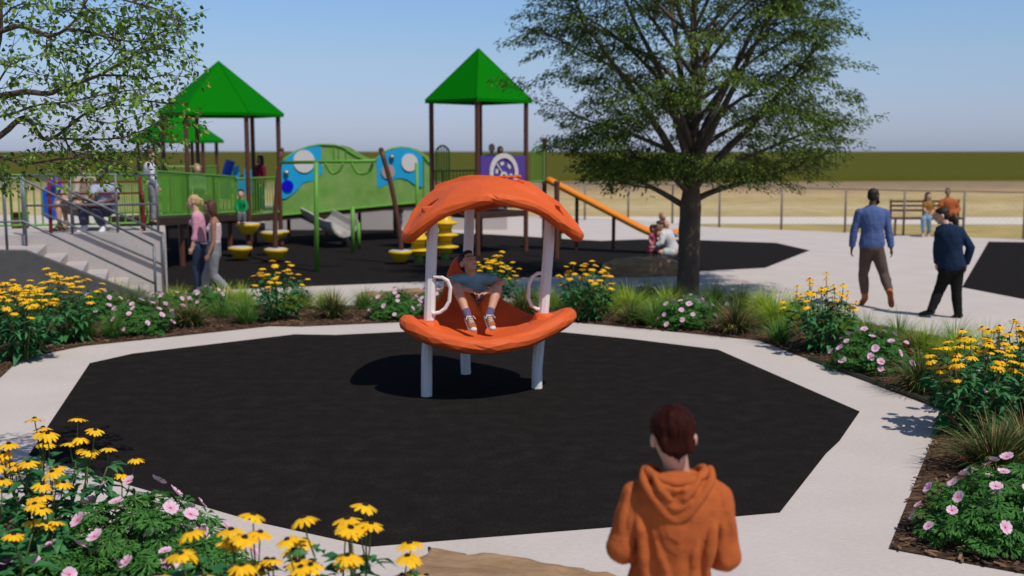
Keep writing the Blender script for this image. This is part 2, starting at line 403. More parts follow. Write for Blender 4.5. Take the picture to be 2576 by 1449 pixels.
# ================================================================ orange three-post swing
ORANGE = M('orange_plastic', (.70, .115, .024), (.63, .098, .02), rough=.6, vscale=2, spec=.22)
WHITEP = M('white_plastic', (.80, .76, .71), (.76, .72, .68), rough=.5, vscale=3)
def shell(outline, c, expo, thick, ridges=(), holes=(), deci=.16, lumps=()):
    """outline: (x, y, z) closed control points; c: centre; returns a faceted solid"""
    O = crom(outline, 7, True); n = len(O); c = V(c); rings = 12
    bm = bmesh.new(); cv = bm.verts.new(c); R = []
    for i in range(1, rings + 1):
        t = i / rings; row = []
        for p in O:
            q = c.lerp(p, t); q.z = c.z + (p.z - c.z) * t ** expo; row.append(bm.verts.new(q))
        R.append(row)
    for k in range(n):
        bm.faces.new((cv, R[0][k], R[0][(k + 1) % n]))
        for i in range(rings - 1): bm.faces.new((R[i][k], R[i + 1][k], R[i + 1][(k + 1) % n], R[i][(k + 1) % n]))
    bmesh.ops.recalc_face_normals(bm, faces=bm.faces)
    if sum(f.normal.z for f in bm.faces) < 0: bmesh.ops.reverse_faces(bm, faces=bm.faces)
    me = bpy.data.meshes.new('s'); bm.to_mesh(me); bm.free()
    me = modded(me, [('SOLIDIFY', dict(thickness=thick, offset=-1, use_even_offset=False))])
    rimpts = [p + V((0, 0, -thick * .5)) for p in O]
    mb = MB(); mb.add([v.co for v in me.vertices], [tuple(p.vertices) for p in me.polygons])
    for f in lumps: f(mb)
    for pts, r, ry in ridges: mb.tube(pts, r, 10, ry=ry, cap='round')
    rr_ = [thick * (.56 if p.y < 11.15 else max(.40, .56 - (p.y - 11.15) * .5)) for p in rimpts]; mb.tube(rimpts + rimpts[:2], rr_ + rr_[:2], 10)   # rolled rim
    me = mb.mesh('s', False)
    mods = [('REMESH', dict(mode='VOXEL', voxel_size=.022)), ('SMOOTH', dict(factor=.5, iterations=9))]
    cutter = None
    if holes:
        hb = MB()
        for hp, hr, hd in holes: hb.tube([V(hp) - V(hd) * .075, V(hp) + V(hd) * .3], hr, 12, ry=hr * .66)
        cutter = bpy.data.objects.new('cut', hb.mesh('cut', True)); COL.objects.link(cutter)
        mods.append(('BOOLEAN', dict(operation='DIFFERENCE', object=cutter, solver='EXACT')))
    mods.append(('DECIMATE', dict(ratio=deci)))
    me = modded(me, mods)
    for v in me.vertices:
        v.co += v.normal * .010 * noise.noise(v.co * 5.5)
    me.polygons.foreach_set('use_smooth', [False] * len(me.polygons))
    if cutter: bpy.data.objects.remove(cutter)
    return me
def surf_z(outline, c, expo):
    O = crom(outline, 7, True); c = V(c)
    def f(x, y):
        d = V((x - c.x, y - c.y)); 
        if d.length < 1e-5: return c.z
        a = math.atan2(d.y, d.x)
        for i in range(len(O)):
            p, q = O[i], O[(i + 1) % len(O)]
            e_ = V((q.x - p.x, q.y - p.y)); w_ = V((p.x - c.x, p.y - c.y)); den = d.x * e_.y - d.y * e_.x
            if abs(den) < 1e-9: continue
            t = (w_.x * e_.y - w_.y * e_.x) / den; u = (w_.x * d.y - w_.y * d.x) / den
            if t > 0 and -1e-6 <= u <= 1.000001:
                zo = p.z + (q.z - p.z) * u; return c.z + (zo - c.z) * (1 / t) ** expo
        return c.z
    return f
pL, pR, pB = g(1073, 997), g(1351, 977), g(1172, 941)
seat_o = [(-1.0, 10.66, .79), (-.78, 10.50, .71), (-.30, 10.45, .635), (.14, 10.62, .68), (.46, 10.82, .79), (.60, 10.98, .845), (.60, 11.17, .84), (.30, 11.38, .74), (.04, 11.5, .82), (-.26, 11.66, 1.0),
          (-.45, 11.74, 1.25), (-.54, 11.78, 1.355), (-.63, 11.74, 1.27), (-.72, 11.62, 1.0), (-.86, 11.4, .84), (-.92, 11.2, .76), (-1.05, 11.0, .79), (-1.09, 10.82, .815)]
seat_c = (-.30, 11.02, .60); SE = 1.7
can_o = [(-1.0, 10.58, 1.69), (-.70, 10.50, 1.90), (-.22, 10.46, 2.035), (.26, 10.62, 1.95), (.55, 10.76, 1.76), (.69, 10.93, 1.66), (.72, 11.14, 1.65), (.62, 11.37, 1.80), (.46, 11.54, 1.95), (.22, 11.75, 2.02), (-.06, 12.05, 1.93),
         (-.34, 12.2, 1.86), (-.52, 12.25, 1.82), (-.68, 12.12, 1.88), (-.80, 11.85, 1.97), (-.90, 11.5, 2.0), (-.99, 11.22, 1.88), (-1.06, 10.96, 1.72), (-1.075, 10.76, 1.655)]
can_c = (-.26, 11.3, 2.175); CE = 2.0
seat_o = [(seat_c[0] + (x - seat_c[0]) * .955, seat_c[1] + (y - seat_c[1]) * .97, z) for x, y, z in seat_o]
can_o = [(can_c[0] + (x - can_c[0]) * .945, can_c[1] + (y - can_c[1]) * .96, z + .012) for x, y, z in can_o]
SZ = surf_z(seat_o, seat_c, SE); CZ = surf_z(can_o, can_c, CE)
swing = thing('swing', 'orange spinner swing with arched canopy on three white posts, boy sitting in it', 'swing', (-.3, 11.3, 0))
def post_pts(base, L_):
    return [base] + [at(x, y, base.y + dy) for x, y, dy in L_]
postL = crom([pL, at(1073, 930, pL.y), at(1074, 880, pL.y), at(1080, 800, pL.y + .02), at(1083, 700, pL.y + .03), at(1086, 620, pL.y + .03), at(1088, 560, pL.y + .03)], 2)
postR = crom([pR, at(1351, 930, pR.y), at(1357, 860, pR.y), at(1366, 790, pR.y), at(1374, 700, pR.y), at(1380, 620, pR.y), at(1383, 550, pR.y)], 2)
postB = crom([pB, at(1170, 880, pB.y), at(1172, 800, pB.y), at(1175, 700, pB.y), at(1179, 600, pB.y - .05), at(1181, 525, pB.y - .1)], 2)
def collar_c(pts):
    return lambda mb: None
lumps = []
for pts in (postL, postR, postB):
    top = pts[-1]
    def fn(mb, q=top):
        zt = CZ(q.x, q.y)
        mb.tube([V((q.x, q.y, zt - .17)), V((q.x, q.y, zt - .02))], [.085, .12], 12, ry=[.085, .11])
    lumps.append(fn)
ridge1 = [V((x, y, CZ(x, y) + .012)) for x, y in ((-.78, 11.55), (-.58, 11.42), (-.36, 11.22), (-.12, 11.0), (.14, 10.86), (.40, 10.90))]
ridge2 = [V((x, y, CZ(x, y) + .012)) for x, y in ((-.30, 12.0), (-.05, 11.75), (.12, 11.45), (.34, 11.22))]
hl = V((-.82, 10.92, 0)); hl.z = CZ(hl.x, hl.y); hr_ = V((.46, 11.06, 0)); hr_.z = CZ(hr_.x, hr_.y)
me = shell(can_o, can_c, CE, .115, ridges=[(crom(ridge1, 3), .045, .03), (crom(ridge2, 3), .05, .03)], holes=[(hl, .11, (-.35, -.75, .9)), (hr_, .095, (.35, -.6, .9))], deci=.032, lumps=lumps)
canopy = link('canopy', me, ORANGE, swing)
# raised dragonfly relief on a small plaque
pq = V((-.02, 11.5, 0)); pq.z = CZ(pq.x, pq.y) + .012
e = MB(); e.prism([pq + V((x, y, CZ(pq.x + x, pq.y + y) - CZ(pq.x, pq.y) - .03)) for x, y in ((-.22, -.1), (.14, -.16), (.2, .04), (-.12, .12))], (0, 0, .045))
e.tube([pq + V((-.16, .03, .02)), pq + V((.1, -.07, .028))], [.01, .018], 8, cap='round')
for sx, sy in ((.0, .085), (.06, .05), (-.03, -.1), (.05, -.11)):
    e.tube([pq + V((.0, -.03, .02)), pq + V((sx, sy, .022))], [.012, .026], 8, ry=[.008, .01], cap='round')
e.build('dragonfly_relief', ORANGE, canopy)
lumps = []
for pts in (postL, postR):
    q = min(pts, key=lambda p: abs(p.z - .72))
    def fn(mb, q=q):
        z = SZ(q.x, q.y); mb.tube([V((q.x, q.y, z - .10)), V((q.x, q.y, z + .055))], [.15, .088], 12)
    lumps.append(fn)
me = shell(seat_o, seat_c, SE, .15, deci=.030, lumps=lumps)
# the seat shell is cut where the front posts pass: a sunken ring is left round each
seat = link('seat', me, ORANGE, swing)
for pts in (postL, postR, postB):
    mb = MB(); mb.tube(pts, [.056] * (len(pts) - 1) + [.052], 9, jit=.035)
    mb.build('post', WHITEP, swing)
def handle(L_, Y):
    mb = MB(); mb.tube([at(x, y, Y) for x, y in L_], .019, 8, jit=.03); return mb.build('handle', WHITEP, swing)
handle([(1090, 696), (1112, 698), (1126, 706), (1133, 724), (1130, 758), (1120, 776), (1106, 786), (1088, 789)], pL.y - .02)
handle([(1374, 686), (1352, 688), (1339, 697), (1331, 716), (1329, 750), (1337, 768), (1350, 777), (1370, 779)], pR.y - .02)
# ================================================================ people
SKIN_L = M('skin_light', (.60, .36, .25), (.52, .29, .20), rough=.55, vscale=9)
SKIN_T = M('skin_tan', (.34, .165, .10), (.27, .125, .075), rough=.5, vscale=9)
SKIN_B = M('skin_olive', (.60, .33, .22), (.53, .28, .185), rough=.5, vscale=9)
SKIN_D = M('skin_dark', (.15, .075, .05), (.11, .052, .034), rough=.5, vscale=9)
def cloth(name, c, c2=None, bump=.6, bs=14, rough=.9, **k):
    return M(name, c, c2 or tuple(x * .8 for x in c), rough=rough, vscale=7, bump=bump, bscale=bs, spec=.15, **k)
def hand(mb, w, d, pn, side, s=1.0, curl=.5, spread=.16):
    """palm from the wrist along d, palm faces pn, thumb on +side"""
    d = d.normalized(); side = (side - d * side.dot(d)).normalized(); n = d.cross(side)
    if n.dot(pn) < 0: n = -n
    pe = w + d * .078 * s
    mb.tube([w - d * .01 * s, w + d * .03 * s, pe], [.026 * s, .038 * s, .040 * s], 12, lat=side, ry=[.019 * s, .016 * s, .013 * s], cap='round')
    for i, L_ in enumerate((.066, .074, .069, .052)):
        o = side * (.029 - .019 * i) * s; a = d + side * (spread * (1.2 - .8 * i)); a.normalize()
        p0 = pe + o - d * .006 * s; r = .0085 * s
        c1, c2 = curl * (.55 + .1 * i), curl * (1.35 + .12 * i)
        p1 = p0 + (a * math.cos(c1) + n * math.sin(c1)) * L_ * .48 * s
        p2 = p1 + (a * math.cos(c2) + n * math.sin(c2)) * L_ * .3 * s
        p3 = p2 + (a * math.cos(c2 * 1.4) + n * math.sin(c2 * 1.4)) * L_ * .26 * s
        mb.tube([p0, p1, p2, p3], [r * 1.06, r, r * .93, r * .8], 8, cap='round')
    t0 = w + d * .022 * s + side * .026 * s; t1 = t0 + (d * .6 + side * .62 + n * .25).normalized() * .034 * s; t2 = t1 + (d * .9 + side * .25 + n * .3).normalized() * .03 * s
    mb.tube([t0, t1, t2], [.0125 * s, .0105 * s, .0085 * s], 8, cap='round')

def tube2(mb, fs, pts, rf, cap):
    """limb in two halves that overlap at the joint, so a sharp bend stays solid"""
    a = [(f, p) for f, p in zip(fs, pts) if f <= 1.0]; b = [(f, p) for f, p in zip(fs, pts) if f >= 1.0]
    for part, endcap in ((a, 'round' if b else cap), (b, cap)):
        if len(part) < 2: continue
        mb.tube([p for f, p in part], [rf(f) for f, p in part], 14, cap='round' if part is a and b else endcap)
    if a and b: mb.ell(b[0][1], rf(1.0) * 1.0)
class Body:
    """J: world joints: head neck pelvis; sA sB eA eB wA wB; hA hB kA kB aA aB tA tB (toe tips). A = left in the picture. look: facing of the face, fwd: facing of the trunk"""
    def __init__(s, J, look, fwd, sc=1.0, w=1.0, hs=1.0, limb=1.0):
        s.J = J; s.sc = sc; s.w = w; s.hs = hs; s.limb = limb
        s.look = V(look).normalized(); s.fwd = V(fwd).normalized()
        s.up = (J['neck'] - J['pelvis']).normalized()
        l = J['sB'] - J['sA']; s.lat = (l - s.up * l.dot(s.up)).normalized()
    def torso(s, mb, t0=-.14, t1=1.0, inf=0, flare=0, chest=0):
        J, sc, w = s.J, s.sc, s.w; T = [(-.16, .10, .085), (-.06, .155, .11), (.05, .165, .118), (.2, .150, .108), (.38, .135, .098), (.58, .152, .112), (.76, .168, .116), (.88, .160, .10), (.96, .10, .078), (1.03, .058, .058)]
        ax = J['neck'] - J['pelvis']; bend = s.fwd * -.02 * sc
        def samp(t):
            for a, b in zip(T, T[1:]):
                if a[0] <= t <= b[0]:
                    k = (t - a[0]) / (b[0] - a[0]); return a[1] + (b[1] - a[1]) * k, a[2] + (b[2] - a[2]) * k
            return (T[0] if t < T[0][0] else T[-1])[1:]
        ts = sorted(set([t0, t1] + [t[0] for t in T if t0 < t[0] < t1])); pts, ra, rb = [], [], []
        for t in ts:
            a, b = samp(t); f = flare * max(0, (.35 - t)) 
            pts.append(J['pelvis'] + ax * t + bend * math.sin(max(0, min(1, t)) * PI)); ra.append(a * sc * w + inf + f); rb.append(b * sc * w + inf + f)
        mb.tube(pts, ra, 20, lat=s.lat, ry=rb)
        if t1 > .9:
            nk = J['neck'] - s.up * .035 * sc
            for q in ('sA', 'sB'): mb.tube([nk, J[q] - s.up * .0], [.050 * sc + inf, .044 * sc + inf], 12, cap='round')
        if chest:
            for sg in (-1, 1): mb.ell(J['pelvis'] + ax * .68 + s.fwd * .085 * sc * w + s.lat * sg * .068 * sc, chest)
    def limbpts(s, a, b, c, f0, f1):
        P = [a, b, c]
        def q(f): return P[int(f)].lerp(P[min(int(f) + 1, 2)], f - int(f)) if f < 2 else c
        fs = [f0] + [k for k in (.25, .5, .75, 1.0, 1.3, 1.6) if f0 < k < f1] + [f1]
        return fs, [q(f) for f in fs]
    def arm(s, mb, side, f0=0, f1=2, inf=0, cap='round', flare=0):
        J, sc = s.J, s.sc * s.limb; fs, pts = s.limbpts(J['s' + side], J['e' + side], J['w' + side], f0, f1)
        tb = [(0, .052), (.25, .048), (.75, .041), (1, .038), (1.3, .040), (2, .026)]
        def R(f):
            for a, b in zip(tb, tb[1:]):
                if a[0] <= f <= b[0]: return a[1] + (b[1] - a[1]) * (f - a[0]) / (b[0] - a[0])
            return .026
        tube2(mb, fs, pts, lambda f: R(f) * sc + inf + flare * f, cap)
        if f0 == 0: mb.ell(J['s' + side] - s.up * .008, (.052 * sc + inf))
        if f1 == 2 and inf == 0: mb.ell(pts[-1], .027 * sc)
    def leg(s, mb, side, f0=0, f1=2, inf=0, cap='round', flare=0):
        J, sc = s.J, s.sc * s.limb; fs, pts = s.limbpts(J['h' + side], J['k' + side], J['a' + side], f0, f1)
        tb = [(0, .088), (.25, .082), (.75, .062), (1, .054), (1.3, .056), (1.7, .042), (2, .036)]
        def R(f):
            for a, b in zip(tb, tb[1:]):
                if a[0] <= f <= b[0]: return a[1] + (b[1] - a[1]) * (f - a[0]) / (b[0] - a[0])
            return .036
        tube2(mb, fs, pts, lambda f: R(f) * sc + inf + flare * max(0, f - .6), cap)
    def hips(s, mb, inf=0):
        J, sc, w = s.J, s.sc, s.w
        mb.ell(J['pelvis'].lerp((J['hA'] + J['hB']) / 2, .5), V((.155 * sc * w + inf, .115 * sc * w + inf, .11 * sc + inf)), Matrix((s.lat, s.fwd, s.lat.cross(s.fwd))).transposed().to_3x3())
    def foot(s, mb, side, inf=0, h=.036, flat=False):
        a, t = s.J['a' + side], s.J['t' + side]; sc = s.sc
        d = (t - a); dd = d.normalized(); up = V((0, 0, 1)); lt = dd.cross(up)
        if lt.length < .1: lt = s.lat
        lt.normalize(); n = lt.cross(dd); n = n if n.z >= 0 else -n
        base = a - V((0, 0, 1)) * 0
        heel = V(a) - dd * .045 * sc; L_ = (t - heel)
        low = -n * .0
        pts = [heel + L_ * k for k in (0, .2, .45, .7, .92, 1)]
        if flat: mb.tube([p - n * (h * .62) * sc for p in pts], [(r * sc + inf + .004) for r in (.03, .036, .038, .044, .038, .02)], 14, lat=lt, ry=[.013 * sc + inf] * 6, cap='round')
        else:
            mb.tube(pts, [r * sc + inf for r in (.027, .034, .036, .042, .035, .02)], 14, lat=lt, ry=[r * sc + inf for r in (h * .9, h * 1.05, h, h * .72, h * .5, h * .35)], cap='round')
            mb.tube([V(a) + (s.J['k' + side] - V(a)).normalized() * .05 * sc, V(a) - n * .004], [.036 * sc + inf, .035 * sc + inf], 12, cap='round')
    def hframe(s):
        f = s.look; up = V((0, 0, 1)); r = f.cross(up).normalized(); u = r.cross(f); return f, r, u
    def head(s, mb, nose=1.0):
        h = s.J['head']; k = s.hs; f, r, u = s.hframe(); R = Matrix((r, f, u)).transposed()
        P = lambda x, y, z: h + (r * x + f * y + u * z) * k
        mb.ell(P(0, -.008, .028), V((.074, .094, .088)) * k, R)
        mb.ell(P(0, .022, -.028), V((.058, .068, .078)) * k, R)
        mb.tube([P(0, .03, -.072), P(0, .068, -.088)], [.038 * k, .024 * k], 12, cap='round')
        for sg in (-1, 1):
            mb.ell(P(sg * .040, .052, -.022), V((.025, .026, .026)) * k, R)
            mb.ell(P(sg * .081, -.012, -.010), V((.011, .020, .033)) * k, R @ Matrix.Rotation(sg * .5, 3, 'Z'))
            mb.tube([P(sg * .014, .084, .027), P(sg * .05, .07, .028)], .011 * k, 8, cap='round')
        mb.tube([P(0, .086, .02), P(0, .104, -.012), P(0, .112, -.026)], [.010 * k, .012 * k * nose, .015 * k * nose], 10, cap='round')
        for sg in (-1, 1): mb.ell(P(sg * .011, .098, -.028), .009 * k)
        mb.ell(P(0, .09, -.052), V((.024, .013, .007)) * k, R); mb.ell(P(0, .087, -.063), V((.021, .013, .008)) * k, R)
        mb.tube([s.J['neck'] - s.up * .02 * s.sc, h + (-u * .055 - f * .012) * k], [.056 * s.sc, .05 * k], 14, cap='round')
    def face(s, parent, iris=(.03, .015, .01), brow=(.02, .012, .008), lip=(.36, .12, .09)):
        h = s.J['head']; k = s.hs; f, r, u = s.hframe(); R = Matrix((r, f, u)).transposed()
        P = lambda x, y, z: h + (r * x + f * y + u * z) * k
        for sg in (-1, 1):
            e = MB()
            e.ell(P(sg * .032, .0815, .010), V((.0145, .008, .0078)) * k, R, mi=0); e.ell(P(sg * .032, .088, .010), V((.007, .0035, .007)) * k, R, mi=1)
            e.build('eye', [M('eye_white', (.55, .5, .47), rough=.3), M('iris', iris, rough=.2)], parent, smooth=True)
        for sg in (-1, 1):
            e = MB(); e.tube([P(sg * .013, .0965, .031), P(sg * .034, .0905, .037), P(sg * .054, .073, .031)], [.0035 * k, .0045 * k, .003 * k], 6, cap='round')
            e.build('eyebrow', M('brow_%d' % int(brow[0] * 999), brow, rough=.9), parent, smooth=True)
        e = MB(); e.tube([P(-.021, .094, -.058), P(0, .1025, -.0555), P(.021, .094, -.058)], [.003 * k, .0065 * k, .003 * k], 8, ry=[.003 * k, .0055 * k, .003 * k], cap='round')
        e.build('lips', M('lips_%d' % int(lip[0] * 999), lip, rough=.5), parent, smooth=True)
    def hair(s, parent, m, style='short', vox=.012, name='hair'):
        h = s.J['head']; k = s.hs; f, r, u = s.hframe(); R = Matrix((r, f, u)).transposed()
        P = lambda x, y, z: h + (r * x + f * y + u * z) * k
        mb = MB(); mb.ell(P(0, -.022, .044), V((.080, .094, .084)) * k, R)
        mb.ell(P(0, -.05, .0), V((.070, .062, .085)) * k, R)
        if style in ('short', 'long'): mb.ell(P(0, .038, .094), V((.056, .040, .024)) * k, R)
        if style == 'nape':
            mb = MB(); mb.ell(P(0, -.012, .040), V((.088, .104, .092)) * k, R); mb.ell(P(0, -.036, -.002), V((.069, .066, .076)) * k, R)
            for i in range(9):
                x = (i - 4) * .0115; mb.tube([P(x * 1.15, -.080, -.01), P(x * 1.0, -.084, -.055), P(x * .85 + .004, -.070 , -.090 + abs(x) * .9 + (i % 2) * .009)], [.018 * k, .015 * k, .005 * k], 8, cap='round')
        if style == 'long':
            for i in range(9):
                a = (i - 4) * .38; x = math.sin(a) * .07; y = -math.cos(a) * .072
                mb.tube([P(x, y, .03), P(x * 1.15, y * 1.15, -.06), P(x * 1.05, y * 1.15 - .01, -.13 - .012 * (i % 2))], [.03 * k, .027 * k, .012 * k], 8, cap='round')
        if style == 'pony':
            mb.tube([P(0, -.10, .045), P(0, -.14, .02), P(0, -.145, -.06), P(0, -.12, -.12)], [.025 * k, .032 * k, .026 * k, .009 * k], 10, cap='round')
        if style == 'buzz': mb = MB(); mb.ell(P(0, -.016, .042), V((.0785, .095, .082)) * k, R); mb.ell(P(0, -.045, .0), V((.072, .062, .07)) * k, R)
        me = blob(mb, vox, 2)
        if style != 'buzz':
            for v in me.vertices:
                q = v.co - h; a = math.atan2(q.dot(r), -q.dot(f)); v.co += v.normal * k * (.004 * noise.noise(V((a * 9, q.dot(u) * 9, 1))) + .0016 * math.sin(a * 34 + 3 * noise.noise(V((a * 2, q.dot(u) * 8, 5)))))
        return link(name, me, m, parent, True)
    def beard(s, parent, m, vox=.012):
        h = s.J['head']; k = s.hs; f, r, u = s.hframe(); R = Matrix((r, f, u)).transposed()
        P = lambda x, y, z: h + (r * x + f * y + u * z) * k; mb = MB()
        mb.tube([P(-.066, .0, -.03), P(-.052, .05, -.08), P(0, .088, -.105), P(.052, .05, -.08), P(.066, 0, -.03)], [.014 * k, .024 * k, .034 * k, .024 * k, .014 * k], 10, cap='round')
        mb.ell(P(0, .095, -.043), V((.03, .01, .007)) * k, R)
        return link('beard', blob(mb, vox, 2), m, parent, True)

def jts(H, Y, **kw):
    """joints from photo points; each value (x, y[, dY])"""
    return {k: at(v[0], v[1], Y + (v[2] if len(v) > 2 else 0)) for k, v in kw.items()}
def person(label, J, look, fwd, sc=1.0, w=1.0, hs=1.0, vox=.014, skin=None, garments=(), hair=None, face=True, beard=None, limb=1.0, hands=None, feet='shoe', name='person', extra=None, cat='person', curl=.5):
    lo = min(J['aA'].z, J['aB'].z); base = V(((J['aA'].x + J['aB'].x) / 2, (J['aA'].y + J['aB'].y) / 2, lo))
    root = thing(name, label, cat, base); B = Body(J, look, fwd, sc, w, hs, limb)
    mb = MB(); B.torso(mb); B.hips(mb)
    for sd in 'AB':
        B.arm(mb, sd); B.leg(mb, sd); B.foot(mb, sd, h=.03)
        d = (J['w' + sd] - J['e' + sd]).normalized(); hd = (hands or {}).get(sd)
        if hd: hand(mb, J['w' + sd] + d * .01, V(hd[0]), V(hd[1]), V(hd[2]), sc * .98, hd[3] if len(hd) > 3 else curl)
        else:
            inw = B.lat * (1 if sd == 'A' else -1); hand(mb, J['w' + sd] + d * .01, d, inw - B.fwd * .2, B.fwd, sc * .98, curl)
    B.head(mb)
    link('body', blob(mb, vox, 3 if vox > .01 else 4), skin, root, True)
    if hair: B.hair(root, hair[1], hair[0], vox)
    if face: B.face(root)
    if beard: B.beard(root, beard, vox)
    for gname, gm, kind, kw in garments:
        mb = MB(); kw = dict(kw); v2 = kw.pop('vox', vox)
        if kind == 'top':
            inf = kw.get('inf', .014); B.torso(mb, kw.get('t0', -.02), kw.get('t1', .985), inf, kw.get('flare', 0), kw.get('chest', 0))
            if kw.get('sleeve', 2):
                for sd in 'AB': B.arm(mb, sd, 0, kw.get('sleeve', 1.93), inf, 'flat', kw.get('sflare', 0))
            for tp, tr in kw.get('adds', ()): mb.tube(tp, tr, 8, cap='round')
            if kw.get('collar'): mb.tube([J['neck'] - B.up * .05 * sc, J['neck'] + B.up * .022 * sc], [.092 * sc, .068 * sc], 16)
        elif kind == 'legs':
            inf = kw.get('inf', .014); B.torso(mb, -.15, kw.get('t1', .3), inf * .75 + .003); B.hips(mb, inf * .75 + .004)
            for sd in 'AB': B.leg(mb, sd, 0, kw.get('f', 1.93), inf, 'flat', kw.get('flare', 0))
        elif kind == 'skirt':
            B.torso(mb, -.1, .3, .012); kn = (J['kA'] + J['kB']) / 2; hp = (J['hA'] + J['hB']) / 2
            mb.tube([J['pelvis'], hp, hp.lerp(kn, kw.get('f', .9))], [.16 * sc, .19 * sc, kw.get('r', .2) * sc], 18, lat=B.lat, ry=[.12 * sc, .15 * sc, kw.get('r', .2) * .8 * sc])
        elif kind == 'socks':
            for sd in 'AB':
                m1 = MB(); B.leg(m1, sd, kw.get('f', 1.72), 2, .006, 'flat'); m1.tube([J['a' + sd], J['a' + sd].lerp(J['t' + sd], .2)], .036 * sc, 10)
                link('sock', blob(m1, v2, 1), gm, root, True)
            continue
        elif kind == 'shoes':
            for sd in 'AB':
                m1 = MB(); B.foot(m1, sd, .006); 
                if kw.get('boot'): B.leg(m1, sd, 1.72, 2, .012, 'flat')
                sh = link(gname, blob(m1, v2, 2), gm, root, True)
                m1 = MB(); B.foot(m1, sd, .006, flat=True); link('sole', blob(m1, v2, 1), kw.get('sole', gm), sh, True)
            continue
        me = blob(mb, v2, kw.get('smooth', 3))
        if kw.get('wr', .5):
            a = kw.get('wr', .5) * .012
            pits = []
            if kind == 'top':
                for sd in 'AB':
                    pits.append((J['s' + sd] - B.up * .13 * sc, .16 * sc, 5, .0 if kw.get('adds') else .3)); 
                    if kw.get('sleeve', 2) > 1.2 and not kw.get('adds'): pits.append((J['e' + sd], .09 * sc, 0, .22))
            nrm = [v.normal.copy() for v in me.vertices]
            for v, n0 in zip(me.vertices, nrm):
                for c0, rad, kk, am in pits:
                    dv = v.co - c0; dl = dv.length
                    if dl < rad * 2.2:
                        if kk: v.co += n0 * a * am * math.sin(math.atan2(dv.dot(B.up), dv.dot(B.lat)) * kk + dl * 14) * math.exp(-(dl / rad) ** 2)
                        else: v.co += n0 * a * am * math.sin(dv.dot(B.up) * 95 / sc + dv.dot(B.lat) * 60) * math.exp(-(dl / rad) ** 2)
            for v in me.vertices:
                q = v.co; v.co = q + v.normal * a * (.45 + 1.1 * noise.noise(V((q.x * 19 + q.z * 4, q.y * 15, q.z * 4.5))) + .45 * noise.noise(V((q.x * 12 - q.z * 9, q.y * 12, q.z * 15 + q.x * 8))))
        link(gname, me, gm, root, True)
    if extra: extra(B, root)
    return root, B

BLK = M('dark_hair', (.012, .008, .006), (.022, .014, .01), rough=.5, vscale=40, stretch=(1, 1, .2), bump=.6, bscale=50)
BRN = M('brown_hair', (.045, .018, .010), (.10, .04, .02), rough=.5, vscale=40, stretch=(1, 1, .2), bump=.6, bscale=50)
RED = M('auburn_hair', (.013, .0032, .0022), (.042, .0095, .006), spec=.05, rough=.5, vscale=38, stretch=(1, 1, .16), bump=.8, bscale=46)
BLD = M('blonde_hair', (.55, .38, .18), (.42, .27, .12), rough=.5, vscale=40, stretch=(1, 1, .2), bump=.6, bscale=50)
WH = cloth('white_fabric', (.72, .72, .74)); SOLE = M('rubber_sole', (.66, .62, .58), rough=.6)

# ---- the boy sitting in the swing
def SA(x, y, Y): return at(x, y, Y)
J = dict(head=SA(1178, 661, 11.27), neck=SA(1187, 692, 11.29), pelvis=SA(1203, 776, 11.42), sA=SA(1155, 702, 11.28), sB=SA(1219, 701, 11.30),
         eA=SA(1124, 713, 11.12), eB=SA(1264, 709, 11.2), wA=SA(1185, 732, 10.98), wB=SA(1228, 735, 10.98), hA=SA(1188, 781, 11.36), hB=SA(1219, 781, 11.38),
         kA=SA(1149, 722, 11.02), kB=SA(1251, 724, 11.05), aA=SA(1180, 803, 10.86), aB=SA(1229, 799, 10.88), tA=SA(1192, 829, 10.73), tB=SA(1240, 826, 10.77))
TEAL = cloth('teal_tshirt', (.21, .42, .47), (.17, .35, .40), bs=9, bump=.8)
SHORT = cloth('brown_shorts', (.50, .22, .07), (.42, .18, .055), bs=9, bump=.8)
SNK = cloth('tan_canvas', (.36, .14, .06), bump=.3, bs=60)
SOCK = cloth('mauve_sock', (.15, .12, .20), (.10, .085, .15), bs=60)
def boy_extra(B, root):
    J_ = B.J
    for sd in 'AB':
        k = MB()
        a, t = J_['a' + sd], J_['t' + sd]; d = (t - a).normalized(); lt = d.cross(V((0, 0, 1))).normalized(); n = lt.cross(d)
        n = n if n.z > 0 else -n
        for i in range(4):
            p = a.lerp(t, .12 + .13 * i) + n * (.040 - .0045 * i) * 1
            k.tube([p - lt * .02, p + n * .006, p + lt * .02], .0042, 6, cap='round')
        p = a.lerp(t, .06) + n * .045
        for sg in (-1, 1): k.tube([p, p + lt * sg * .03 + n * .004, p + lt * sg * .05 + d * .03 - n * .012], .004, 6, cap='round')
        m2 = MB(); m2.ell(t - d * .012 - V((0, 0, .006)), V((.036, .036, .026))); link('toe_cap', blob(m2, .007, 1), SOLE, root, True)
        k.build('shoelace', M('laces', (.72, .68, .64), rough=.8), root, smooth=True)
    # print on the shirt front
    c = J_['pelvis'].lerp(J_['neck'], .36); fx = B.fwd; q = MB()
    for x0, x1, z0, z1, mi in ((-.085, -.012, -.02, .05, 0), (.0, .06, -.03, .04, 1), (-.06, .05, -.055, -.03, 0), (-.012, .0, -.05, .07, 2)):
        row = []
        for (x, z) in ((x0, z0), (x1, z0), (x1, z1), (x0, z1)):
            y = .103 * math.sqrt(max(.1, 1 - (x / .16) ** 2)); row.append(c + B.lat * x + B.up * z + fx * y)
        q.prism(row, fx * .006, mi)
    q.build('shirt_print', [M('print_plum', (.13, .06, .065), rough=.9), M('print_grey', (.30, .30, .31), rough=.9), M('print_pale', (.36, .38, .38), rough=.9)], root)
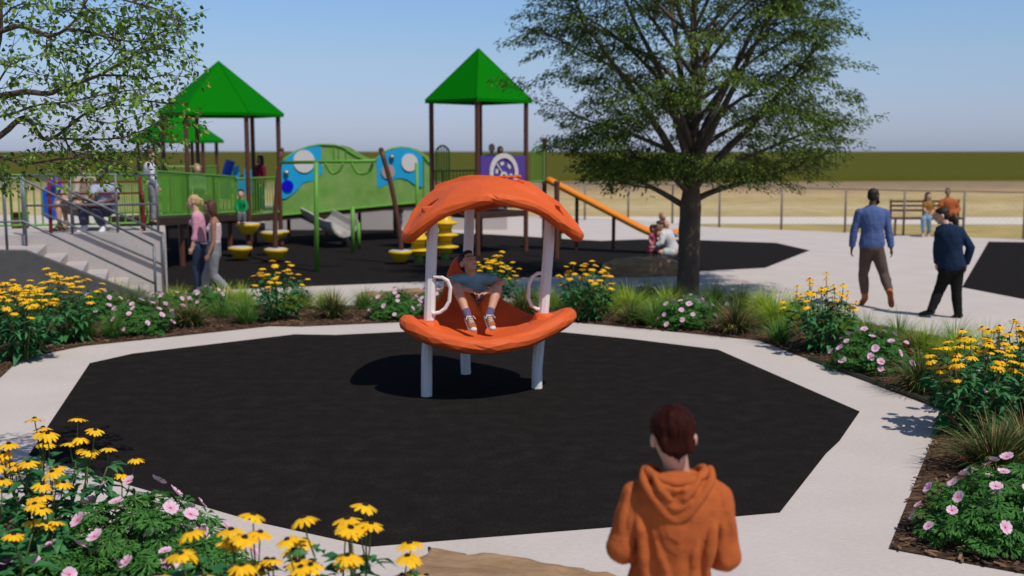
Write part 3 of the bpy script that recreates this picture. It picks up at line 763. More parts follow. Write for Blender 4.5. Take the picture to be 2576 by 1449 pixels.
boy, B = person('boy in a teal t-shirt and tan shorts sitting in the orange swing, looking up', J, (.50, -.62, .42), (.12, -.95, .12), sc=.88, w=.88, hs=1.02, vox=.007, skin=SKIN_B, limb=1.02,
       garments=[('shirt', TEAL, 'top', dict(sleeve=.62, inf=.012, t0=.02, t1=.95, sflare=.012)), ('shorts', SHORT, 'legs', dict(f=.86, inf=.010, flare=.022, t1=.04)),
                 ('sock', SOCK, 'socks', dict(f=1.7)), ('shoe', SNK, 'shoes', dict(sole=SOLE))],
       hair=('short', BLK), hands={'A': ((.9, -.25, -.35), (0, .3, -1), (.2, -1, .1), .7), 'B': ((-.9, -.3, -.1), (0, .3, -1), (-.1, -1, .1), .5)}, extra=boy_extra)

# ---- the boy in the hoodie, seen from behind
Y0 = 3.95
HOOD = M('orange_hoodie', (.44, .108, .030), (.385, .092, .026), rough=.95, vscale=5, bump=.25, bscale=30, spec=.1)
J = dict(head=SA(1692, 1100, Y0), neck=SA(1706, 1192, Y0 + .0), pelvis=V((.590, Y0 + .02, .80)), sA=SA(1602, 1250, Y0), sB=SA(1800, 1252, Y0),
         eA=SA(1562, 1378, Y0 - .02), eB=SA(1829, 1402, Y0 - .02), wA=SA(1592, 1385, Y0 + .20), wB=SA(1795, 1398, Y0 + .20), hA=V((.51, Y0 + .02, .76)), hB=V((.67, Y0 + .02, .76)),
         kA=V((.505, Y0 + .03, .42)), kB=V((.68, Y0 + .02, .42)), aA=V((.505, Y0 - .02, .07)), aB=V((.69, Y0 - .03, .07)), tA=V((.47, Y0 + .15, .045)), tB=V((.73, Y0 + .14, .045)))
def hood_extra(B, root):
    """draped hood: a rolled collar round the neck that falls to a soft point down the back"""
    R_ = 700.0
    def hp(x, y, dY): return at(x, y, Y0 + dY)
    mb = MB()
    roll = crom([hp(1640, 1176, .02), hp(1630, 1185, -.05), hp(1662, 1205, -.10), hp(1704, 1214, -.115), hp(1748, 1207, -.10), hp(1772, 1190, -.05), hp(1766, 1178, .02), hp(1740, 1195, .08), hp(1704, 1215, .11), hp(1665, 1195, .08)], 4, True)
    mb.tube(roll + [roll[0], roll[1]], .019, 10)
    me = blob(mb, .008, 3); rr = link('collar_roll', me, HOOD, root, True)
    mb = MB()
    for (x, y, dY, a, b, c) in ((1704, 1212, -.075, .100, .045, .040), (1704, 1238, -.088, .096, .046, .045), (1702, 1262, -.093, .076, .044, .042), (1701, 1284, -.093, .052, .040, .036)):
        mb.ell(hp(x, y, dY), V((a, b, c)))
    for sg, xe in ((-1, 1622), (1, 1786)):
        rim = crom([hp(xe, 1180, -.02), hp(xe + sg * 3, 1212, -.085), hp(1703 + sg * 56, 1258, -.118), hp(1703 + sg * 30, 1292, -.122), hp(1702, 1312, -.116)], 5)
        mb.tube(rim, [.017] * len(rim), 9, cap='round')
        fold = crom([hp(1703 + sg * 58, 1196, -.10), hp(1703 + sg * 42, 1232, -.132), hp(1703 + sg * 12, 1262, -.137)], 4); mb.tube(fold, [.013] * (len(fold) - 1) + [.005], 8, cap='round')
    fold = crom([hp(1658, 1218, -.115), hp(1704, 1234, -.142), hp(1748, 1220, -.115)], 4); mb.tube(fold, .011, 8, cap='round')
    fold = crom([hp(1672, 1262, -.128), hp(1702, 1282, -.137), hp(1734, 1264, -.128)], 4); mb.tube(fold, .010, 8, cap='round')
    link('hood', blob(mb, .0075, 4), HOOD, root, True)
    # creases in the sweatshirt: long raised folds from the armpits and along the sleeves, plus shoulder seams
    mb = MB()
def HF(L_, r): return ([at(x, y, Y0 + dY) for x, y, dY in L_], [r * k for k in ([.5] + [1] * (len(L_) - 2) + [.4])])
HFOLD = [HF([(1800, 1262, -.060), (1794, 1330, -.082), (1783, 1400, -.080), (1776, 1480, -.07)], .020), HF([(1606, 1262, -.060), (1612, 1330, -.084), (1620, 1400, -.08), (1626, 1480, -.07)], .020),
  HF([(1584, 1236, -.035), (1570, 1300, -.050), (1556, 1370, -.050)], .018), HF([(1600, 1250, -.052), (1588, 1310, -.062), (1580, 1385, -.052)], .015), HF([(1822, 1240, -.035), (1838, 1310, -.048), (1846, 1390, -.045)], .018), HF([(1806, 1262, -.055), (1818, 1330, -.060), (1822, 1410, -.055)], .014),
  HF([(1545, 1385, .02), (1562, 1402, -.045), (1588, 1398, -.02)], .014), HF([(1850, 1405, .0), (1832, 1424, -.045), (1806, 1416, -.02)], .014), HF([(1640, 1330, -.098), (1660, 1400, -.102), (1690, 1470, -.10)], .014), HF([(1765, 1320, -.098), (1748, 1390, -.104), (1740, 1460, -.10)], .013),
  HF([(1560, 1330, -.02), (1574, 1345, -.052), (1598, 1338, -.05)], .010), HF([(1848, 1350, -.02), (1832, 1362, -.052), (1812, 1352, -.05)], .010)]
hb, B = person('boy in an orange hoodie with auburn hair, seen from behind at the bottom edge', J, (-.10, .97, -.20), (0, 1, 0), sc=.86, w=.98, hs=.95, vox=.0085, skin=SKIN_L, face=False, limb=.93,
       garments=[('hoodie', HOOD, 'top', dict(inf=.020, t0=-.12, t1=.97, sleeve=1.95, wr=.7, vox=.0075, adds=HFOLD)), ('jeans', cloth('navy_jeans', (.02, .03, .06)), 'legs', dict(inf=.012)), ('shoe', WH, 'shoes', dict(sole=SOLE))],
       hair=('nape', RED), extra=hood_extra)

# ---- two men walking away on the right
Y0 = 17.0
J = jts(0, Y0, head=(2198, 494), neck=(2193, 520), pelvis=(2193, 617), sA=(2162, 536), sB=(2226, 536), eA=(2148, 584, .02), eB=(2236, 585, -.02), wA=(2143, 624, .05), wB=(2242, 625, -.05),
        hA=(2181, 628), hB=(2206, 628), kA=(2172, 690, .12), kB=(2224, 690, -.02), aA=(2176, 750, .22), aB=(2240, 742, -.28), tA=(2166, 763, .40), tB=(2244, 770, -.20))
BLUE = cloth('blue_shirt', (.085, .125, .28), (.07, .105, .245))
person('bearded man in a blue shirt, brown trousers and orange boots walking away on the right', J, (.75, .6, .0), (0, 1, 0), sc=1.0, w=1.12, hs=1.05, vox=.013, skin=SKIN_D, limb=1.08,
       garments=[('shirt', BLUE, 'top', dict(t0=-.1, sleeve=1.93, inf=.016, collar=True)), ('trousers', cloth('brown_trousers', (.11, .075, .062)), 'legs', dict(inf=.016, f=1.78)),
                 ('boot', cloth('orange_leather', (.42, .13, .035), bump=.1, rough=.5), 'shoes', dict(boot=True, sole=M('boot_sole', (.26, .085, .035), rough=.7)))],
       hair=('buzz', BLK), beard=BLK)
Y0 = 16.0
J = jts(0, Y0, head=(2370, 543, .05), neck=(2381, 566), pelvis=(2394, 671), sA=(2366, 578, .05), sB=(2414, 581, -.05), eA=(2357, 624, .10), eB=(2442, 622, -.1), wA=(2357, 664, .2), wB=(2430, 667, 0),
        hA=(2381, 684), hB=(2406, 684), kA=(2362, 733, .1), kB=(2406, 736, 0), aA=(2340, 785, .02), aB=(2410, 795, 0), tA=(2313, 789, .12), tB=(2386, 803, .05))
person('stooping man in a navy sweater and black trousers walking away on the far right', J, (-.85, .45, -.3), (-.35, .93, 0), sc=.97, w=1.1, hs=1.0, vox=.013, skin=SKIN_L, limb=1.05,
       garments=[('sweater', cloth('navy_wool', (.012, .028, .062), (.010, .022, .05)), 'top', dict(t0=-.08, sleeve=1.93, inf=.018, collar=True)), ('trousers', cloth('black_trousers', (.011, .011, .010)), 'legs', dict(inf=.018, f=1.97)),
                 ('shoe', cloth('black_leather', (.012, .012, .012), bump=.05, rough=.4), 'shoes', dict())], hair=('short', BLK))
# ---- two women walking past on the left
Y0 = 18.3
J = jts(0, Y0, head=(486, 508, .1), neck=(494, 533, .1), pelvis=(503, 615, .1), sA=(491, 546, -.02), sB=(501, 546, .26), eA=(492, 590, -.05), eB=(508, 588, .3), wA=(483, 622, -.08), wB=(505, 622, .35),
        hA=(499, 624, .0), hB=(505, 624, .2), kA=(492, 673, .0), kB=(509, 672, .2), aA=(500, 731, .0), aB=(524, 727, .2), tA=(484, 740, .0), tB=(508, 738, .2))
person('blonde woman in a pink cardigan and dark jeans walking beside the concrete wall', J, (-1, -.15, -.12), (-1, -.1, 0), sc=.92, w=.9, hs=.98, vox=.013, skin=SKIN_L,
       garments=[('cardigan', cloth('pink_knit', (.62, .30, .38), (.55, .25, .33)), 'top', dict(t0=.08, sleeve=1.5, inf=.012, chest=.055)), ('cuffs', WH, 'top', dict(t0=.0, t1=.1, sleeve=0, inf=.012)),
                 ('jeans', cloth('dark_jeans', (.028, .042, .078)), 'legs', dict(inf=.010, f=1.95)), ('shoe', WH, 'shoes', dict(sole=SOLE))], hair=('pony', BLD))
Y0 = 18.1
J = jts(0, Y0, head=(528, 522, -.05), neck=(538, 550, -.05), pelvis=(538, 631, -.05), sA=(537, 562, -.2), sB=(541, 562, .1), eA=(538, 608, -.25), eB=(549, 604, .2), wA=(525, 640, -.3), wB=(545, 640, .2),
        hA=(537, 640, -.12), hB=(541, 640, .05), kA=(537, 693, -.1), kB=(519, 690, .05), aA=(576, 729, -.1), aB=(516, 735, .05), tA=(589, 742, -.1), tB=(500, 745, .05))
STR = M('striped_top', (.62, .52, .54), (.50, .30, .34), rough=.9, vscale=5, stretch=(.01, .01, 7))
person('brown-haired woman in a striped tank top and grey trousers walking on the left', J, (-1, -.1, -.12), (-1, -.1, 0), sc=.92, w=.9, hs=.98, vox=.013, skin=SKIN_T,
       garments=[('tank_top', STR, 'top', dict(t0=-.03, t1=.86, sleeve=0, inf=.010, chest=.055)), ('trousers', cloth('grey_sweatpants', (.23, .23, .24)), 'legs', dict(inf=.016, f=1.85)),
                 ('shoe', cloth('coral_trainer', (.60, .26, .17)), 'shoes', dict(sole=SOLE))], hair=('long', BRN))
# ================================================================ concrete stairs and terrace
ANG = math.radians(18); UX = V((-math.cos(ANG), -math.sin(ANG), 0)); VX = V((-math.sin(ANG), math.cos(ANG), 0))
C0 = V((-5.97, 18.9, 0))
def fr(u, v, z=0): p = C0 + UX * u + VX * v; p.z = z; return p
STEEL = M('galvanised_steel', (.17, .19, .21), (.11, .125, .14), rough=.45, vscale=14, metal=.35)
t = thing('concrete_terrace', 'pale concrete terrace with six steps going down to the right', 'terrace', fr(2, 0))
e = MB(); e.prism([fr(0, 0, 0), fr(0, 1.7, 0), fr(9, 1.7, 0), fr(9, 0, 0)], (0, 0, 1.055)); e.build('terrace_wall', CONC2, t)
for k in range(6):
    u0 = .31 + .32 * k; u1 = .31 + .32 * (k + 1) if k < 5 else 9; z = .147 * (k + 1)
    e = MB(); e.prism([fr(u0, -.003, 0), fr(u1, -.003, 0), fr(u1, -1.5, 0), fr(u0, -1.5, 0)], (0, 0, z)); e.build('step' if k < 5 else 'landing', CONC2, t)
e = MB(); e.prism([fr(4.2, -.002, .885), fr(9, -.002, .885), fr(9, -1.2, .885), fr(4.2, -1.2, .885)], (0, 0, .165)); e.build('landing_riser', CONC2, t)
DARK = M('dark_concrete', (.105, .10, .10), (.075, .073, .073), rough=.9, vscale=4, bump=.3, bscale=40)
# sloping cheek wall on the near side of the stairs, with a notch cut under it
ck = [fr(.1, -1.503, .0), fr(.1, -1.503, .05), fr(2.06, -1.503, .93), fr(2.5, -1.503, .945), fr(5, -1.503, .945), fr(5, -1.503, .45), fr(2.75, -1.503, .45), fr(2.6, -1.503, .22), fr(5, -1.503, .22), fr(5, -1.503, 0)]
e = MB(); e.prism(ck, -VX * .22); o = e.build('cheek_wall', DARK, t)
def rails(name, label, group, segs, posts, r=.019, rp=.022):
    base = posts[0][0]; t = thing(name, label, 'handrail', base, group)
    for pts in segs: e = MB(); e.tube(pts, r, 8); e.build('rail', STEEL, t, smooth=True)
    for a, b in posts: e = MB(); e.tube([a, b], rp, 8); e.build('post', STEEL, t, smooth=True)
    return t
# near stair rail
v = -1.38
rails('stair_handrail', 'grey steel handrail on the near side of the concrete stairs', 'steel stair handrails',
      [[fr(5, v, 2.02), fr(2.1, v, 2.02), fr(.2, v, .94)], [fr(5, v, 1.36), fr(2.1, v, 1.36), fr(.2, v, .32)]], [(fr(.2, v, 0), fr(.2, v, .94)), (fr(2.35, v, .88), fr(2.35, v, 2.02))])
v = -.06
rails('stair_handrail', 'grey steel handrail running down the wall side of the concrete stairs', 'steel stair handrails',
      [[fr(1.95, v, 2.0), fr(.05, v, 1.03)], [fr(1.95, v, 1.42), fr(.05, v, .48)]], [(fr(.05, v, 0), fr(.05, v, 1.03)), (fr(2.2, v - .1, .88), fr(2.2, v - .1, 2.05))], r=.021)
# terrace railing above the wall, turning back at the end
T0 = 1.055
gr = [(fr(u, .06, T0), fr(u, .06, T0 + .98)) for u in (.12, .78, 1.5, 2.25)] + [(fr(.12, v_, T0), fr(.12, v_, T0 + .98)) for v_ in (.55, 1.05, 1.6)]
rails('terrace_railing', 'grey steel railing along the top of the concrete terrace in front of the bench', None,
      [[fr(2.25, .06, T0 + .98), fr(.12, .06, T0 + .98), fr(.12, 1.6, T0 + .98)], [fr(2.25, .06, T0 + .48), fr(.12, .06, T0 + .48), fr(.12, 1.6, T0 + .48)]], gr)

# ---- red bench on the terrace with two people
DRED = M('dark_red_steel', (.16, .012, .012), rough=.45)
bz = T0; bc = V((-7.0, 19.55, bz)); bdir = V((-math.cos(math.radians(22)), -math.sin(math.radians(22)), 0)); bfr = V((-.35, -.9, 0)).normalized(); bfr = (bfr - bdir * bfr.dot(bdir)).normalized()
be = bc + V((.42, -.02, 0))
t = thing('bench', 'dark red metal bench on the concrete terrace behind the railing', 'bench', bc)
def bp(u, v, z): q = be + bdir * u + bfr * v; q.z = bz + z; return q
e = MB()
for i in range(6): e.bar(bp(0, .02 + i * .075, .45), bp(1.5, .02 + i * .075, .45), .05, .02)
e.build('seat', DRED, t)
e = MB()
for i in (1, 3): e.bar(bp(0, -.06 - i * .02, .54 + i * .10), bp(1.5, -.06 - i * .02, .54 + i * .10), .02, .035)
e.build('backrest', DRED, t)
for u in (0, 1.5):
    e = MB(); e.tube(crom([bp(u, .45, 0), bp(u, .46, .35), bp(u, .42, .64), bp(u, .3, .68), bp(u, .05, .66), bp(u, -.04, .62)], 4), .028, 8); e.build('armrest', DRED, t, smooth=True)
    e = MB(); e.tube(crom([bp(u, -.02, 0), bp(u, -.02, .4), bp(u, -.08, .7), bp(u, -.16, .96)], 4), .028, 8); e.build('leg', DRED, t, smooth=True)
    e = MB(); e.tube([bp(u, 0, .42), bp(u, .45, .42)], .022, 8); e.build('seat_bracket', DRED, t, smooth=True)
def sit(cx, face_dir, sp=.1):
    pass
Y0 = 19.5
J = jts(0, Y0, head=(257, 432, -.05), neck=(262, 459, .0), pelvis=(262, 527, .05), sA=(238, 471, -.1), sB=(289, 470, .1), eA=(232, 505, -.25), eB=(296, 498, .05), wA=(208, 500, -.4), wB=(262, 509, -.3),
        hA=(248, 530, -.05), hB=(268, 530, .0), kA=(208, 527, -.40), kB=(238, 527, -.42), aA=(212, 574, -.42), aB=(262, 574, -.36), tA=(194, 584, -.55), tB=(253, 584, -.55))
person('man with red braces over a pale t-shirt sitting on the red terrace bench', J, (-.8, -.5, -.35), (-.55, -.8, 0), sc=1.08, hs=1.12, w=1.15, vox=.014, skin=SKIN_D, limb=1.05,
       garments=[('shirt', cloth('pale_blue_tshirt', (.42, .45, .56)), 'top', dict(sleeve=.6, inf=.018, t0=0)), ('trousers', cloth('slate_trousers', (.085, .085, .14)), 'legs', dict(inf=.018, f=1.85)), ('trainer', WH, 'shoes', dict(sole=WH))],
       hair=('buzz', BLK), extra=lambda B, r: [MB().tube([B.J['pelvis'] + B.up * .06 + B.lat * s_ * .06 + B.fwd * .15, B.J['pelvis'].lerp(B.J['neck'], .6) + B.lat * s_ * .085 + B.fwd * .145, B.J['neck'] + B.lat * s_ * .09 - B.up * .03], .014, 6).build('brace', cloth('red_braces', (.25, .03, .02)), r) for s_ in (-1, 1)])
J = jts(0, Y0, head=(206, 412, .1), neck=(210, 436, .15), pelvis=(210, 520, .2), sA=(196, 450, .05), sB=(232, 448, .2), eA=(192, 485, -.1), eB=(240, 488, .1), wA=(172, 500, -.3), wB=(205, 505, -.2),
        hA=(203, 525, .1), hB=(216, 525, .15), kA=(146, 512, -.25), kB=(158, 506, -.1), aA=(150, 570, -.3), aB=(168, 565, -.1), tA=(132, 580, -.45), tB=(150, 580, -.3))
BEIGE = cloth('beige_dress', (.40, .35, .27), (.34, .29, .22))
person('blond woman in a long beige dress sitting at the left end of the red bench', J, (.3, -.9, -.2), (-.6, -.75, 0), sc=.95, w=.95, vox=.015, skin=SKIN_L,
       garments=[('dress', BEIGE, 'top', dict(sleeve=1.2, inf=.016, t0=0)), ('skirt', BEIGE, 'skirt', dict(f=1.12, r=.19)), ('shoe', cloth('beige_shoes', (.34, .24, .15)), 'shoes', dict())], hair=('short', BLD))
e = MB(); e.box(at(51, 556, 20.2) , (.26, .3, .26), rz=.3); e.box(at(51, 556, 20.2) + V((0, 0, .14)), (.29, .33, .04), rz=.3)
tag(to_base(e.build('planter_box', M('terracotta', (.17, .06, .035), (.12, .042, .025), rough=.9))), 'small brown box standing on the terrace left of the bench', 'box')
# ================================================================ playground structures
GREEN = M('green_powder_coat', (.115, .31, .035), (.10, .275, .03), rough=.45)
ROOF = M('green_roof', (.0, .165, .0), (.0, .145, .0), rough=.7, vscale=.6, spec=.06)
BROWN = M('brown_powder_coat', (.115, .042, .026), (.095, .034, .021), rough=.5)
DECK = M('brown_deck', (.055, .026, .018), (.04, .019, .013), rough=.8)
YEL = M('yellow_plastic', (.72, .46, .015), (.66, .41, .012), rough=.35)
GREYTOP = M('grey_tread', (.50, .49, .47), (.42, .41, .40), rough=.7)
SKYB = M('sky_blue_panel', (.012, .34, .62), rough=.45); NAVY = M('blue_disc', (.0, .0, .52), rough=.4); CREAM = M('cream_disc', (.62, .58, .56), rough=.5)
TANP = M('tan_disc', (.36, .30, .27), rough=.5); PURP = M('purple_panel', (.085, .045, .26), rough=.45)
def post(root, x, y, z1, r=.057, z0=0):
    e = MB(); e.tube([V((x, y, z0)), V((x, y, z1))], r, 12); o = e.build('post', BROWN, root, smooth=False)
    c = MB(); c.lathe((x, y, z1), [(r * 1.15, -.02), (r * 1.15, .02), (r * .7, .05)], 12); c.build('post_cap', BROWN, o); return o
def roof(root, cx, cy, z0, z1, R, n, rot):
    vs = [V((cx + R * math.cos(rot + 2 * PI * i / n), cy + R * math.sin(rot + 2 * PI * i / n), z0)) for i in range(n)]
    e = MB(); top = V((cx, cy, z1)); lo = [p - V((0, 0, .07)) for p in vs]
    e.add(vs + lo + [top, V((cx, cy, z1 - .25))], [(i, (i + 1) % n, 2 * n) for i in range(n)] + [(n + i, n + (i + 1) % n, (i + 1) % n, i) for i in range(n)] + [(n + (i + 1) % n, n + i, 2 * n + 1) for i in range(n)])
    o = e.build('roof', ROOF, root)
    e = MB()
    for p in vs: e.tube([p + V((0, 0, .004)), top + V((0, 0, .004))], .014, 6)
    e.build('roof_seam', ROOF, o)
def barrier(root, a, b, h=.95, n=None, m=GREEN, z=.06, name='barrier', arch=0):
    a, b = V(a), V(b); L_ = (b - a).length; n = n or max(2, int(L_ / .11)); e = MB(); up = V((0, 0, 1))
    tops = [a.lerp(b, i / n) + up * (h + arch * math.sin(PI * i / n)) for i in range(n + 1)]
    e.tube(tops, .024, 6); e.tube([a + up * z, b + up * z], .022, 6)
    for i in range(n + 1): e.tube([a.lerp(b, i / n) + up * z, tops[i]], .016 if 0 < i < n else .024, 5)
    return e.build(name, m, root)
def tower_hex(label, cx, cy, Rp, Re, zd, z0, z1, rot, group, bars=range(6), n=6, legs=True):
    t = thing('play_tower', label, 'play tower', (cx, cy, 0), group)
    P_ = [V((cx + Rp * math.cos(rot + 2 * PI * i / n), cy + Rp * math.sin(rot + 2 * PI * i / n), 0)) for i in range(n)]
    for p in P_: post(t, p.x, p.y, z0 + .02)
    roof(t, cx, cy, z0, z1, Re, n, rot)
    e = MB(); e.prism([V((p.x, p.y, zd - .14)) for p in P_], (0, 0, .14)); e.build('deck', DECK, t)
    for i in bars: barrier(t, P_[i] + V((0, 0, zd)), P_[(i + 1) % n] + V((0, 0, zd)))
    return t, P_
cA = at(561, 500, 28)
tA, PA = tower_hex('near hexagonal play tower with a tall green roof on the left, by the concrete stairs', cA.x, 28, 1.42, 1.57, .82, 3.36, 4.66, math.radians(10), 'green roofed play towers', bars=(1, 3, 4, 5))
cB = at(452, 500, 35)
tB, PB = tower_hex('smaller green roofed play tower farther back, partly behind the leaves and the near tower', cB.x, 35, 1.2, 1.44, 1.0, 2.75, 3.75, math.radians(25), 'green roofed play towers', bars=(0, 2, 3, 4, 5))
cC = at(1205, 500, 26.75)
tC, PC = tower_hex('square play tower with a green pyramid roof and purple panel, behind the swing', cC.x, 26.75, 1.14, 1.29, 1.0, 3.64, 4.86, math.radians(-90), 'green roofed play towers', bars=(1, 2), n=4)
# purple panel with a white ring between the front and right posts
a_, b_ = PC[0], PC[1]; d_ = (b_ - a_).normalized(); nn = V((d_.y, -d_.x, 0))
e = MB(); zt, zb = at(1262, 392, 26.2).z, at(1262, 474, 26.2).z
e.prism([a_ + d_ * .06 + V((0, 0, zb)), b_ - d_ * .06 + V((0, 0, zb)), b_ - d_ * .06 + V((0, 0, zt)), a_ + d_ * .06 + V((0, 0, zt))], nn * .04)
pp = e.build('purple_panel', PURP, tC)
pc = a_.lerp(b_, .5) + nn * .043 + V((0, 0, at(1262, 436, 26.2).z)); k_ = 26.2 / FPX
def disc(e, c, r0, r1, ux, n_, th, a0=0, a1=2 * PI, mi=0, seg=28):
    up = V((0, 0, 1)); pts = []
    m = max(3, int(seg * abs(a1 - a0) / (2 * PI)))
    for i in range(m):
        q0, q1 = a0 + (a1 - a0) * i / m, a0 + (a1 - a0) * (i + 1) / m
        f = lambda a, r: c + (ux * math.cos(a) + up * math.sin(a)) * r
        e.prism([f(q0, r0), f(q0, r1), f(q1, r1), f(q1, r0)] if r0 > 0 else [c, f(q0, r1), f(q1, r1)], n_ * th, mi)
RW = 50 * k_
e = MB(); disc(e, pc, RW * .76, RW, d_, nn, .03); e.build('ring', CREAM, pp)
e = MB()
for a0 in (.5, 1.6, 2.7, 3.7, 4.8, 5.8): disc(e, pc, RW * .42, RW * .58, d_, nn, .02, a0, a0 + .45, seg=40)
e.bar(pc + nn * .01 + (d_ * -.25 + V((0, 0, .22))), pc + nn * .01 + (d_ * -.1 + V((0, 0, .05))), .07, .03)
e.build('gear_marks', CREAM, pp)
e = MB(); disc(e, pc + V((0, 0, -.08)), RW * .13, RW * .26, d_, nn, .02); e.build('gear_hub', CREAM, pp)
e = MB(); q = at(1400, 640, 24.9)
tP = thing('post_climber', 'short brown post standing at the top of the orange slide', 'post', (q.x, 24.9, 0)); post(tP, q.x, 24.9, at(1397, 460, 24.9).z, .06)
# green side panels of tower C
for (x0, x1, y0, y1, Y) in ((1338, 1368, 380, 462, 27.0), (1098, 1130, 378, 470, 27.3)):
    a_, b_ = at(x0, y1, Y), at(x1, y1, Y); b_.z = a_.z; barrier(tC, a_, b_, h=at(x0, y0, Y).z - a_.z, n=5, arch=.12, name='side_rail')
q = at(1370, 352, 27.1); post(tC, q.x, 27.1, q.z)

# ---- ramp: deck with brown edge, green wave panels, sky blue art panels
R0, R1 = at(690, 541, 28.2), at(1075, 507, 30.4)
t = thing('play_ramp', 'green sided play ramp with blue panels and coloured discs between the towers', 'ramp', (at(880, 500, 29.3).x, 29.3, 0))
e = MB(); bk = V((0, 1.5, 0))
def L3(x, y):   # a point of the ramp's front plane seen at photo x, y
    k = (x - 690) / (1075 - 690); return at(x, y, 28.2 + 2.2 * k)
e.prism([L3(690, 545), L3(1080, 510), L3(1080, 519), L3(690, 556)], bk); e.build('deck', DECK, t)
top = [(695, 424), (712, 403), (746, 380), (775, 369), (804, 364), (841, 365), (862, 371), (878, 382), (896, 393), (915, 401), (943, 402), (952, 395), (965, 383), (985, 374), (1008, 371), (1030, 373), (1048, 381), (1066, 394), (1080, 412)]
GP = M('green_panel', (.11, .28, .035), (.24, .36, .11), rough=.5, vscale=3.4, vmix=.9, detail=1)
e = MB(); poly = [L3(x, y) for x, y in top] + [L3(1080, 508), L3(690, 544)]
e.prism(poly, (0, .035, 0)); pnl = e.build('side_panel', GP, t)
e = MB(); e.tube([L3(x, y) - V((0, .01, 0)) for x, y in top], .03, 8); e.tube([L3(692, 543) - V((0, .02, 0)), L3(1080, 507) - V((0, .02, 0))], .035, 8)
for x in (840, 852, 870, 895, 920, 948, 1066): 
    yt = min(top, key=lambda q: abs(q[0] - x))[1]; e.tube([L3(x, yt + 4) - V((0, .015, 0)), L3(x, 543 - 34 * (x - 690) / 385) - V((0, .015, 0))], .022, 6)
e.build('panel_frame', GREEN, t)
# rear panel of the ramp
e = MB(); e.prism([p + V((0, 1.5, 0)) for p in poly], (0, .03, 0)); e.build('side_panel', GP, t)
F = lambda x, y, o=.05: L3(x, y) - V((0, o, 0))
b1 = crom([F(702, 500), F(704, 460), F(708, 417), F(718, 402), F(731, 390), F(748, 381), F(767, 374), F(790, 369), F(808, 368)], 2) + [F(809, 405), F(813, 434)] + crom([F(813, 435), F(805, 443), F(796, 451), F(785, 455), F(765, 459), F(752, 474), F(737, 488), F(722, 498), F(702, 501)], 2)[:-1]
e = MB(); e.prism(b1, (0, .03, 0)); bp1 = e.build('blue_panel', SKYB, t)
b2 = [F(955, 472), F(950, 471), F(948, 400)] + crom([F(949, 398), F(960, 389), F(971, 383), F(988, 376), F(1008, 373), F(1028, 374), F(1045, 379), F(1063, 393)], 2) + [F(1063, 470)] + crom([F(1058, 470), F(1041, 463), F(1026, 452), F(1004, 448), F(990, 452), F(984, 459)], 2)
e = MB(); e.prism(b2, (0, .03, 0)); bp2 = e.build('blue_panel', SKYB, t)
xa = (R1 - R0); xa.z = 0; xa.normalize(); fy = V((0, -1, 0))
pn_ = V((xa.y, -xa.x, 0))
def dsc(x, y, r, m, par, name='disc', th=.03):
    c = F(x, y, .05); e = MB(); disc(e, c, 0, r * c.y / FPX, xa, pn_, th); return e.build(name, m, par)
dsc(765, 406, 28, CREAM, bp1); dsc(724, 468, 15, NAVY, bp1); dsc(1030, 409, 22, CREAM, bp2); dsc(976, 432, 18, TANP, bp2)
for x, y, pr in ((722, 435, bp1), (987, 396, bp2)):
    e = MB(); e.ell(F(x, y, .09), .075); e.build('knob', M('steel_knob', (.35, .33, .33), rough=.25, metal=.7), pr, smooth=True)
for x in (700, 800, 887, 980, 1050):
    q = L3(x, 548 - 34 * (x - 690) / 385) + V((0, 1.3, 0)); e = MB(); e.tube([V((q.x, q.y, 0)), V((q.x, q.y, q.z - .05))], .05, 8); e.build('support_post', BROWN, t)

# ---- boarded walkway from the terrace to the near tower
W0, W1 = at(398, 551, 21.3), at(596, 540, 26.9)
t = thing('play_walkway', 'raised walkway with green bar railings leading from the terrace to the near tower', 'walkway', (W0.x + 1, 23.5, 0))
e = MB(); sd_ = V((-1.3, .9, 0)); e.prism([W0, W1, W1 - V((0, 0, .14)), W0 - V((0, 0, .14))], sd_); e.build('deck', DECK, t)
for k in (.0, 1.0):
    for i in range(3):
        a_ = W0.lerp(W1, i / 3) + sd_ * k; b_ = W0.lerp(W1, (i + 1) / 3) + sd_ * k; barrier(t, a_, b_, h=.92 + .0, n=14)
for i in (1, 2, 3):
    q = W0.lerp(W1, i / 3.05) + sd_ * .15; e = MB(); e.tube([V((q.x, q.y, 0)), q - V((0, 0, .1))], .06, 8); e.build('support_post', BROWN, t)
t = thing('green_railing', 'green bar railing at the back of the terrace behind the bench', 'railing', fr(2.5, 1.75, T0))
for i in range(4): barrier(t, fr(.3 + i * 1.15, 1.62, T0), fr(.3 + (i + 1) * 1.15, 1.62, T0), h=.95, n=9)
# blue and purple play panel behind that railing
t = thing('activity_board', 'blue and purple play panel behind the green railing at the terrace', 'activity board', at(122, 560, 22.6))
e = MB(); e.prism([at(104, 540, 22.6), at(102, 480, 22.6), at(122, 466, 22.6), at(150, 470, 22.6), at(152, 545, 22.6), at(128, 556, 22.6)], (0, .06, 0)); e.build('blue_board', M('royal_blue', (.015, .08, .50), rough=.5), t)
e = MB(); e.prism([at(118, 468, 22.5), at(132, 444, 22.5), at(142, 442, 22.5), at(156, 470, 22.5)], (0, .05, 0)); e.build('purple_fin', M('violet', (.16, .03, .42), rough=.5), t)
t = thing('activity_board', 'light blue play panel hanging in the near tower above the green-shirted child', 'activity board', at(605, 490, 27.6))
e = MB(); e.prism([at(584, 488, 27.6), at(586, 420, 27.6), at(600, 416, 27.6), at(603, 455, 27.6), at(612, 458, 27.6), at(615, 424, 27.6), at(632, 428, 27.6), at(634, 485, 27.6)], (0, .05, 0)); e.build('board', SKYB, t)
